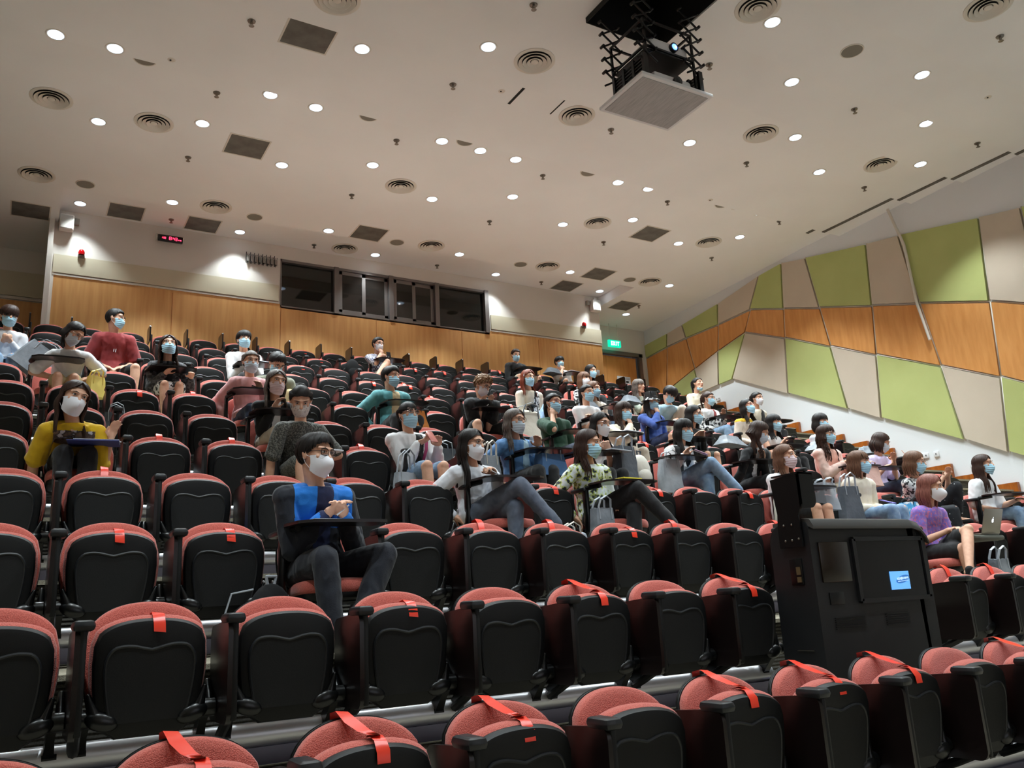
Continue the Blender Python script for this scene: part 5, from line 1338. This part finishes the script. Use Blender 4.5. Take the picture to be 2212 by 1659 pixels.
# ---------------------------------------------------------------- bags and belongings
M_BAGG = mat('grey plastic tote', (136, 142, 150), .55, bump=('noise', 18, .5), pat=('noise', 7, (108, 114, 122), .35, .7)); M_BAGL = mat('pale grey tote', (186, 192, 200), .5, bump=('noise', 18, .5), pat=('noise', 7, (156, 164, 174), .35, .7))
M_BAGD = mat('dark grey tote', (92, 98, 106), .55, bump=('noise', 18, .5), pat=('noise', 7, (72, 78, 86), .35, .7)); M_CREAMB = mat('cream canvas', (222, 216, 204), .85, bump=('noise', 14, .5)); M_YB = mat('yellow bag plastic', (232, 208, 110), .4)
M_ORG = mat('orange leather', (200, 122, 44), .5, bump=('noise', 16, .6)); M_CLEAR = mat('clear plastic', (200, 210, 220), .15, alpha=.45, spec=.6); M_STRAP = mat('grey strap', (176, 182, 190), .6); M_PINKB = mat('pink satin', (226, 186, 176), .5, bump=('noise', 14, .6)); M_BLUEB = mat('blue patterned cloth', (70, 160, 215), .6, pat=('noise', 16, (230, 235, 240), .5, .58))
M_MAG = mat('magenta nylon', (150, 34, 92), .5); M_PHONE = mat('phone black glass', (18, 18, 22), .12)
def blob_box(mb, c, d, seed=0, taper=.85, n=5, M=None, rough=.09):
    """soft sided box"""
    g = random.Random(seed); k = 24; rings = []
    for i in range(n + 3):
        t = max(0, min(1, (i - 1) / n)); s = 1 - (1 - taper) * t
        if i == 0 or i == n + 2: s *= .75
        ring = []
        for j in range(k):
            a = 2 * PI * j / k; ca, sa = math.cos(a), math.sin(a); q = 1 / max(abs(ca), abs(sa)) ** .75
            w = 1 + rough * noise.noise(V((ca * 2 + seed, sa * 2, t * 3)))
            p = V((ca * q * d[0] / 2 * s * w, sa * q * d[1] / 2 * (s ** 1.8) * w, -d[2] / 2 + d[2] * t + (.01 * noise.noise(V((ca * 3, sa * 3, seed))) if i > n else 0)))
            ring.append((M @ p if M else p) + V(c))
        rings.append(ring)
    mb.loft(rings)
def tote(loc, d, mt, label, rz=0, seed=1, strap=M_STRAP, hs=.16, cat='bag', tilt=0, lean=0, name='tote_bag', handles=True, taper=.8):
    e = empty(name, loc); e.rotation_euler = (rad(lean), rad(tilt), rad(rz)); tag(e, label, cat)
    m = MB(); blob_box(m, (0, 0, d[2] / 2), d, seed, taper); m.build('bag_body', mt, e)
    if handles:
        for s in (-1, 1):
            m = MB(); w = d[0] * .26; z = d[2] * .98; m.tube([(-w, s * d[1] * .32, z - .08), (-w, s * d[1] * .30, z + .02), (-w * .8, s * d[1] * .3 - .02, z + hs * .75), (0, s * d[1] * .3 - .03, z + hs), (w * .8, s * d[1] * .3 - .02, z + hs * .75), (w, s * d[1] * .30, z + .02), (w, s * d[1] * .32, z - .08)], .012, 6, flat=.35)
            m.build('handle', strap, e)
    return e
def backpack(loc, s, mt, label, rz=0, strap=M_STRAP, lean=0):
    e = empty('backpack', loc, rad(rz)); e.rotation_euler = (rad(lean), 0, rad(rz)); tag(e, label, 'bag')
    m = MB(); m.ell((0, 0, .20 * s), (.15 * s, .10 * s, .21 * s), n=20, m=12); m.ell((0, -.07 * s, .13 * s), (.12 * s, .05 * s, .11 * s), n=16, m=10); m.build('pack', mt, e)
    m = MB(); m.tube([(-.02, 0, .40 * s), (-.03, 0, .45 * s), (.03, 0, .45 * s), (.02, 0, .40 * s)], .01, 6); m.build('grab_loop', strap, e)
    m = MB()
    for q in (-1, 1): m.tube([(q * .06 * s, .09 * s, .38 * s), (q * .10 * s - .06, .15 * s, .36 * s), (q * .12 * s - .08, .17 * s, .2 * s), (q * .10 * s, .10 * s, .04 * s)], .016, 6, flat=.35)
    m.build('strap', strap, e)
    return e
def flat_item(name, loc, d, mt, label, cat, rz=0, rx=0, ry=0, r=.006):
    m = MB(); m.rbox((0, 0, 0), d, min(r, d[2] * .45)); o = m.build(name, mt); o.location = loc; o.rotation_euler = (rad(rx), rad(ry), rad(rz)); tag(o, label, cat); return o
def W_(key, x, y, z):
    P = BYK[key]; return (P['sx'] + P['_bx'] + x, rowY(P['row']) + y, plat(P['row']) + z)
def WS(row, x, y, z): return (x, rowY(row) + y, plat(row) + z)
TZ = .671
def paper(key, x, y, w, h, label, rz=0, mt=None, z=0): return flat_item('paper_sheet', W_(key, x, y, TZ + .004 + z), (w, h, .003), mt or M_PAPER, label, 'paper', rz)
def pen(key, label, s=1):
    P = BYK[key]; w = P['_A'][0 if s < 0 else 1][2]; c = V(WS(P['row'], P['sx'], 0, 0)) + w
    m = MB(); m.tube([(0, 0, 0), (.0, 0, .12)], .0045, 6); m.mat(1).tube([(0, 0, 0), (0, 0, -.012)], [.0045, .001], 6)
    o = m.build('pen', [M_WHITEP, M_BLACKM]); o.location = c + V((s * -.03, -.085, -.01)); o.rotation_euler = (rad(-25), rad(-55 * s), 0); tag(o, label, 'pen')
def phone(key, label, x, y, z, rx=40, rz=0, mt=M_PHONE): return flat_item('phone', W_(key, x, y, z), (.072, .145, .009), mt, label, 'phone', rz, rx)
paper('P10', -.01, -.55, .26, .18, 'open white notebook under the hands of the navy jacket', 4); pen('P10', 'white pen held by the person in the navy and blue jacket', -1)
backpack(WS(2, 1.22, -.42, 0), .88, M_BLKCLOTH, 'black backpack with grey straps standing left of the navy jacket', 20, M_STRAP)
paper('P11', .12, -.70, .28, .19, 'white notes on blue folder in the lap of the yellow T-shirt', -8, z=-.143); flat_item('folder', W_('P11', .10, -.70, .52), (.32, .22, .008), mat('blue folder', (50, 58, 120), .5), 'blue folder under the notes of the yellow T-shirt', 'folder', -8)
flat_item('phone', W_('P11', .19, -.68, .54), (.075, .15, .01), M_PAPER, 'pale phone lying on the notes of the yellow T-shirt', 'phone', 60)
phone('P6', 'dark phone leaning on the raised tablet of the pink blouse', .02, -.52, TZ + .03, 20, 80)
phone('P14', 'phone held by the person in the open white shirt', .02, -.535, .735, 50, 10, mat('phone salmon', (190, 110, 100), .3)); phone('P12', 'phone held up by the person in the plaid shirt', .03, -.55, .74, 70)
phone('P3', 'black tablet device held in the lap of the red T-shirt', .10, -.52, .53, 25, -20)
m = MB(); P = BYK['P14']; c = WS(P['row'], P['sx'] + P['_bx'], 0, 0); m.tube([V(c) + V(p) for p in ((.05, -.20, .80), (.075, -.315, .78), (.055, -.345, .66), (.02, -.35, .55), (.10, -.36, .46))], .016, 6, flat=.3); m.rbox(V(c) + V((.10, -.46, .47)), (.24, .09, .10), .03); tag(m.build('sling_bag', M_MAG), 'magenta sling bag worn by the person in the open white shirt', 'bag')
tote(WS(4, 2.84, -.50, .12), (.25, .12, .30), M_BAGL, 'pale grey tote hanging left of the bare knees and open white shirt', 8, 3, hs=.2)
tote(W_('P2', .28, -.58, .28), (.20, .12, .22), M_YB, 'yellow tote under the bent person in the white T-shirt', 30, 4, M_YB, hs=.08)
tote(WS(8, .05, -.62, .30), (.52, .14, .34), M_BAGG, 'big grey bag lifted by the person at the far left edge', 10, 5, hs=.1, tilt=35)
tote(WS(6, .80, -.35, .05), (.26, .16, .34), M_BAGD, 'dark grey bag behind the yellow T-shirt', 0, 6, hs=.1)
backpack(WS(10, 4.67, -.22, .35), .9, M_BLKCLOTH, 'black jacket heaped on the opened seat beside the plaid shirt', 10, M_BLKCLOTH)
tote(W_('P13', .06, -.60, .36), (.36, .22, .20), M_ORG, 'orange leather bag on the lap below the teal jacket', 6, 7, M_BLKCLOTH, hs=.05)
tote(WS(5, 3.72, -.42, .10), (.32, .16, .32), M_BAGD, 'dark grey bag behind the head of the open white shirt', 0, 8, hs=.08)
tote(WS(4, 3.71, -.38, .42), (.22, .12, .20), M_BAGG, 'grey bag with white strap on a folded seat behind the white sweatshirt', 10, 9, M_CREAMB, hs=.14)
tote(WS(3, 3.62, -.72, -.16), (.26, .16, .36), M_CLEAR, 'clear plastic tote with pale handles before the crossed jeans', -8, 10, M_CREAMB, hs=.12, taper=.95); flat_item('folded_umbrella', WS(3, 3.62, -.74, .20), (.24, .10, .08), M_BAGL, 'rolled pale pouch on top of the clear plastic tote', 'pouch', 0, r=.03)
tote(WS(6, 5.37, -.42, .36), (.42, .26, .32), M_CREAMB, 'cream canvas tote beside the black T-shirt', 5, 11, M_BAGD, hs=.12, taper=.7)
tote(W_('P17', .10, -.56, .42), (.34, .18, .20), mat('denim bag', (60, 96, 140), .7, bump=('noise', 16, .5)), 'blue denim bag on the lap of the light denim jacket', 5, 12, M_STRAP, hs=.06)
flat_item('water_bottle', W_('P17', .07, -.34, .74), (.07, .07, .20), M_CLEAR, 'clear bottle standing in front of the light denim jacket', 'bottle', 0, r=.03)
flat_item('notebook', W_('P22', .08, -.56, .683), (.22, .14, .014), mat('yellow notebook', (226, 206, 50), .4), 'yellow notebook on the lap tablet of the floral blouse', 'notebook', 8)
tote(WS(4, 5.20, -.45, .36), (.28, .16, .40), M_BAGD, 'tall dark grey tote between the floral blouse and the white cardigan', 12, 13, hs=.12); backpack(WS(4, 5.46, -.36, .36), .85, M_CREAMB, 'cream backpack standing on the opened seat left of the white cardigan', 10, M_BAGD)
tote(WS(4, 5.72, -.50, .30), (.26, .15, .34), M_BAGL, 'pale grey tote against the knees of the white cardigan', -5, 14, hs=.1)
tote(WS(3, 4.02, -.60, .0), (.22, .14, .44), M_BAGG, 'grey tote on the floor left of the floral blouse', 0, 15, hs=.1)
for key, x, lab in (('P27', .05, 'grey and white folder on the tablet behind the floral blouse'), ('P28', -.06, 'white sheet on the tablet of the cream sweater with the red bow'), ('P19', .02, 'open paper hanging from the tablet of the wide white T-shirt'), ('P5', .02, 'white sheet on the tablet of the person with black fringe'), ('P9', .1, 'white note beside the grey dress')):
    P = BYK[key]; flat_item('folder', W_(key, x, -.56, TZ + .012 if P.get('desk') else .56), (.30, .21, .014), M_BAGL if key == 'P27' else M_PAPER, lab, 'folder', 12, 0)
for row, x, y, lab, w in ((5, 7.62, -.50, 'silver grey folded bag on the tablets right of the black square necked top', .5), (5, 9.25, -.50, 'silver grey folded bag on the tablet left of the pink jacket', .5), (5, 10.33, -.45, 'grey folded bag on the seats left of the lavender T-shirt', .45), (7, 7.0, -.45, 'grey gathered bag behind the green T-shirt', .36), (8, 8.6, -.45, 'light grey folder over the seats by the exit side', .4), (11, 9.1, -.5, 'pale grey folded bag beside the black hooded jacket', .4)):
    tote(WS(row, x, y, .62), (w, .24, .12), M_BAGG if 'silver' in lab else M_BAGD, lab, 15, int(x * 7), hs=.05, handles=False, taper=.6)
tote(WS(3, 7.16, -.46, .36), (.26, .13, .34), M_BAGD, 'large dark grey tote hanging beside the cream hoodie', -8, 21, hs=.14)
tote(WS(3, 7.10, -.80, -.02), (.30, .16, .18), M_BAGG, 'small grey bag with black straps just above the lectern top', 0, 22, M_BLKCLOTH, hs=.08)
tote(W_('P41', .12, -.60, .42), (.38, .2, .24), M_PINKB, 'pink satin bag on the lap of the pink jacket', 5, 23, M_PINKB, hs=.05)
tote(WS(3, 8.20, -.42, .40), (.36, .2, .16), M_BLUEB, 'blue and white patterned bag right of the cream hoodie', 5, 24, M_BLKCLOTH, hs=.06)
tote(W_('P42', .24, -.50, .46), (.28, .16, .26), M_CLEAR, 'clear mesh bag beside the white T-shirt behind the lectern post', 10, 25, M_STRAP, hs=.05)
tote(WS(3, 6.26, -.42, .30), (.18, .14, .30), M_CREAMB, 'beige bag left of the white T-shirt behind the lectern post', 0, 26, hs=.06)
tote(WS(2, 7.80, -.45, .05), (.24, .14, .30), M_BAGG, 'grey bag right of the bare legs of the purple blouse', 0, 27, hs=.12)
# bottle and cup on tablets
e = empty('water_bottle', W_('P41', .16, -.55, TZ)); tag(e, 'clear water bottle with pale lid on the tablet of the pink jacket', 'bottle')
m = MB(); m.lathe([(.001, 0), (.034, 0), (.036, .02), (.036, .15), (.028, .17), (.001, .17)], n=20); m.build('bottle', M_CLEAR, e); m = MB(); m.lathe([(.001, .17), (.03, .17), (.03, .205), (.022, .22), (.001, .222)], n=18); m.build('lid', M_MPALE, e)
e = empty('drink_cup', W_('P44', .30, -.58, TZ)); tag(e, 'red drink cup with white lid beside the lavender T-shirt', 'cup')
m = MB(); m.lathe([(.001, 0), (.028, 0), (.036, .11), (.001, .11)], n=18); m.build('cup', mat('cup red', (214, 90, 60), .5), e); m = MB(); m.lathe([(.001, .11), (.039, .11), (.039, .125), (.001, .13)], n=18); m.build('lid', M_WHITEP, e)
phone('P44', 'phone held by the person in the lavender T-shirt', .16, -.57, .83, 60, 30, mat('phone case pink', (214, 170, 150), .4)); phone('P43', 'phone in the hands of the person in the cream hoodie', .02, -.53, .55, 20, 10, mat('phone violet', (120, 110, 190), .4))
phone('P35', 'pink phone on the tablet of the white cardigan', .06, -.57, TZ + .05, 25, 60, mat('phone pink', (224, 180, 210), .4)); pen('P15', 'dark pen held by the person in the white sweatshirt', 1); pen('P16', 'pen held by the person in the black T-shirt', -1)
# laptop on a grey sleeve on the lap of the purple blouse
flat_item('laptop_sleeve', W_('P46', .20, -.56, .525), (.42, .30, .045), mat('grey green felt', (92, 94, 86), .9), 'thick grey laptop sleeve on the lap of the purple blouse', 'laptop sleeve', 4, r=.02)
e = empty('laptop', W_('P46', .24, -.56, .552), rad(4)); tag(e, 'silver laptop with a glowing fruit logo on the lap of the purple blouse', 'laptop')
m = MB(); m.rbox((0, 0, .006), (.31, .22, .012), .005); m.build('keyboard_base', M_SILVER, e)
m = MB(); m.rbox((0, 0, .11), (.31, .007, .215), .003); lid = m.build('screen_lid', M_SILVER, e); lid.location = (0, -.11, .008); lid.rotation_euler = (rad(18), 0, 0)
M_LOGO = mat('logo glow', (240, 244, 250), .3, emit=(230, 238, 250), estr=1.0)
m = MB(); out = []
for i in range(40):
    a = 2 * PI * i / 40; r = .018 * (1 + .06 * math.cos(2 * a)); x, z = r * math.sin(a), r * math.cos(a)
    if z > 0 and abs(x) < .007: z -= .0035 * (1 - abs(x) / .007)
    if z < -.012 and abs(x) < .006: z += .002 * (1 - abs(x) / .006)
    if (x - .021) ** 2 + (z - .003) ** 2 < .0085 ** 2: x = .021 - math.sqrt(max(.0085 ** 2 - (z - .003) ** 2, 0))
    out.append((x, 0, z))
m.prism(out, (0, .0008, 0)); m.ell((.004, 0, .026), (.0035, .0006, .008), rotm(0, 30, 0), n=8, m=6); lo = m.build('logo', M_LOGO, lid, smooth=False); lo.location = (0, -.0046, .115)
# bucket hat
P = BYK['P29']; m = MB(); m.lathe([(.001, .155), (.05, .155), (.078, .148), (.088, .12), (.096, .07), (.10, .055), (.135, .022), (.138, .020), (.10, .048), (.09, .06), (.08, .14), (.001, .148)], n=28)
X = P['_X']; m.v = [tuple(X @ V((x, y + .01, z))) for x, y, z in m.v]
o = m.build('bucket_hat', mat('glossy black vinyl', (30, 32, 36), .18, coat=.6, bump=('noise', 30, .2))); o.location = WS(P['row'], P['sx'], 0, 0); tag(o, 'shiny black bucket hat on the person in the blue hoodie', 'hat')
# headband, bow
P = BYK['P20']; X = P['_X']; m = MB(); m.tube([X @ (SK_C + V((.088 * math.sin(a), -.03, .100 * math.cos(a)))) for a in [rad(-95 + 190 * i / 16) for i in range(17)]], .010, 6, flat=.5)
o = m.build('headband', mat('white headband', (225, 228, 232), .5)); o.location = WS(P['row'], P['sx'], 0, 0); tag(o, 'white headband on the red brown hair', 'headband')
P = BYK['P28']; m = MB(); c = P['_sp'](.80) + V((0, -.135, 0))
for s in (-1, 1): m.ell(c + V((s * .024, 0, 0)), (.024, .008, .014), rotm(0, s * 20, 0), n=10, m=6); m.tube([c, c + V((s * .02, -.005, -.05))], [.004, .008], 6)
o = m.build('bow', mat('dark red ribbon', (130, 24, 40), .5), P['_root'])
P = BYK['P42']; m = MB(); c = P['_sp'](.60) + V((0, -.132, 0))
for k, (w, h) in enumerate(((.006, .014), (.004, .014), (.004, .014), (.014, .014), (.010, .016), (.006, .012), (.005, .005), (.012, .012))): m.box(c + V((-.055 + .016 * k, .0, 0)), (w, .012, h))
m.build('shirt_print', M_BLACKM, P['_root'], smooth=False)
P = BYK['P14']; m = MB(); c = P['_sp'](.58) + V((-.005, -.128, 0))
for k in range(4): m.box(c + V((-.022 + .015 * k, 0, .012)), (.010, .012, .005)); m.box(c + V((-.022 + .015 * k, 0, -.006)), (.011, .012, .014))
m.build('shirt_print', M_YB, P['_root'], smooth=False)
P = BYK['P3']; m = MB(); c = P['_sp'](.62) + V((.02, -.128, 0))
m.tube([c + V((-.03, 0, .03)), c + V((.0, -.003, .045)), c + V((.03, 0, .03))], .004, 5); m.tube([c + V((-.012, -.003, .035)), c + V((-.022, -.004, -.04))], .004, 5); m.tube([c + V((.008, -.003, .035)), c + V((.0, -.004, -.045))], .004, 5); m.tube([c + V((-.012, -.003, .030)), c + V((.008, -.003, .030))], .004, 5)
m.build('shirt_print', M_PAPER, P['_root'])
build_seats()
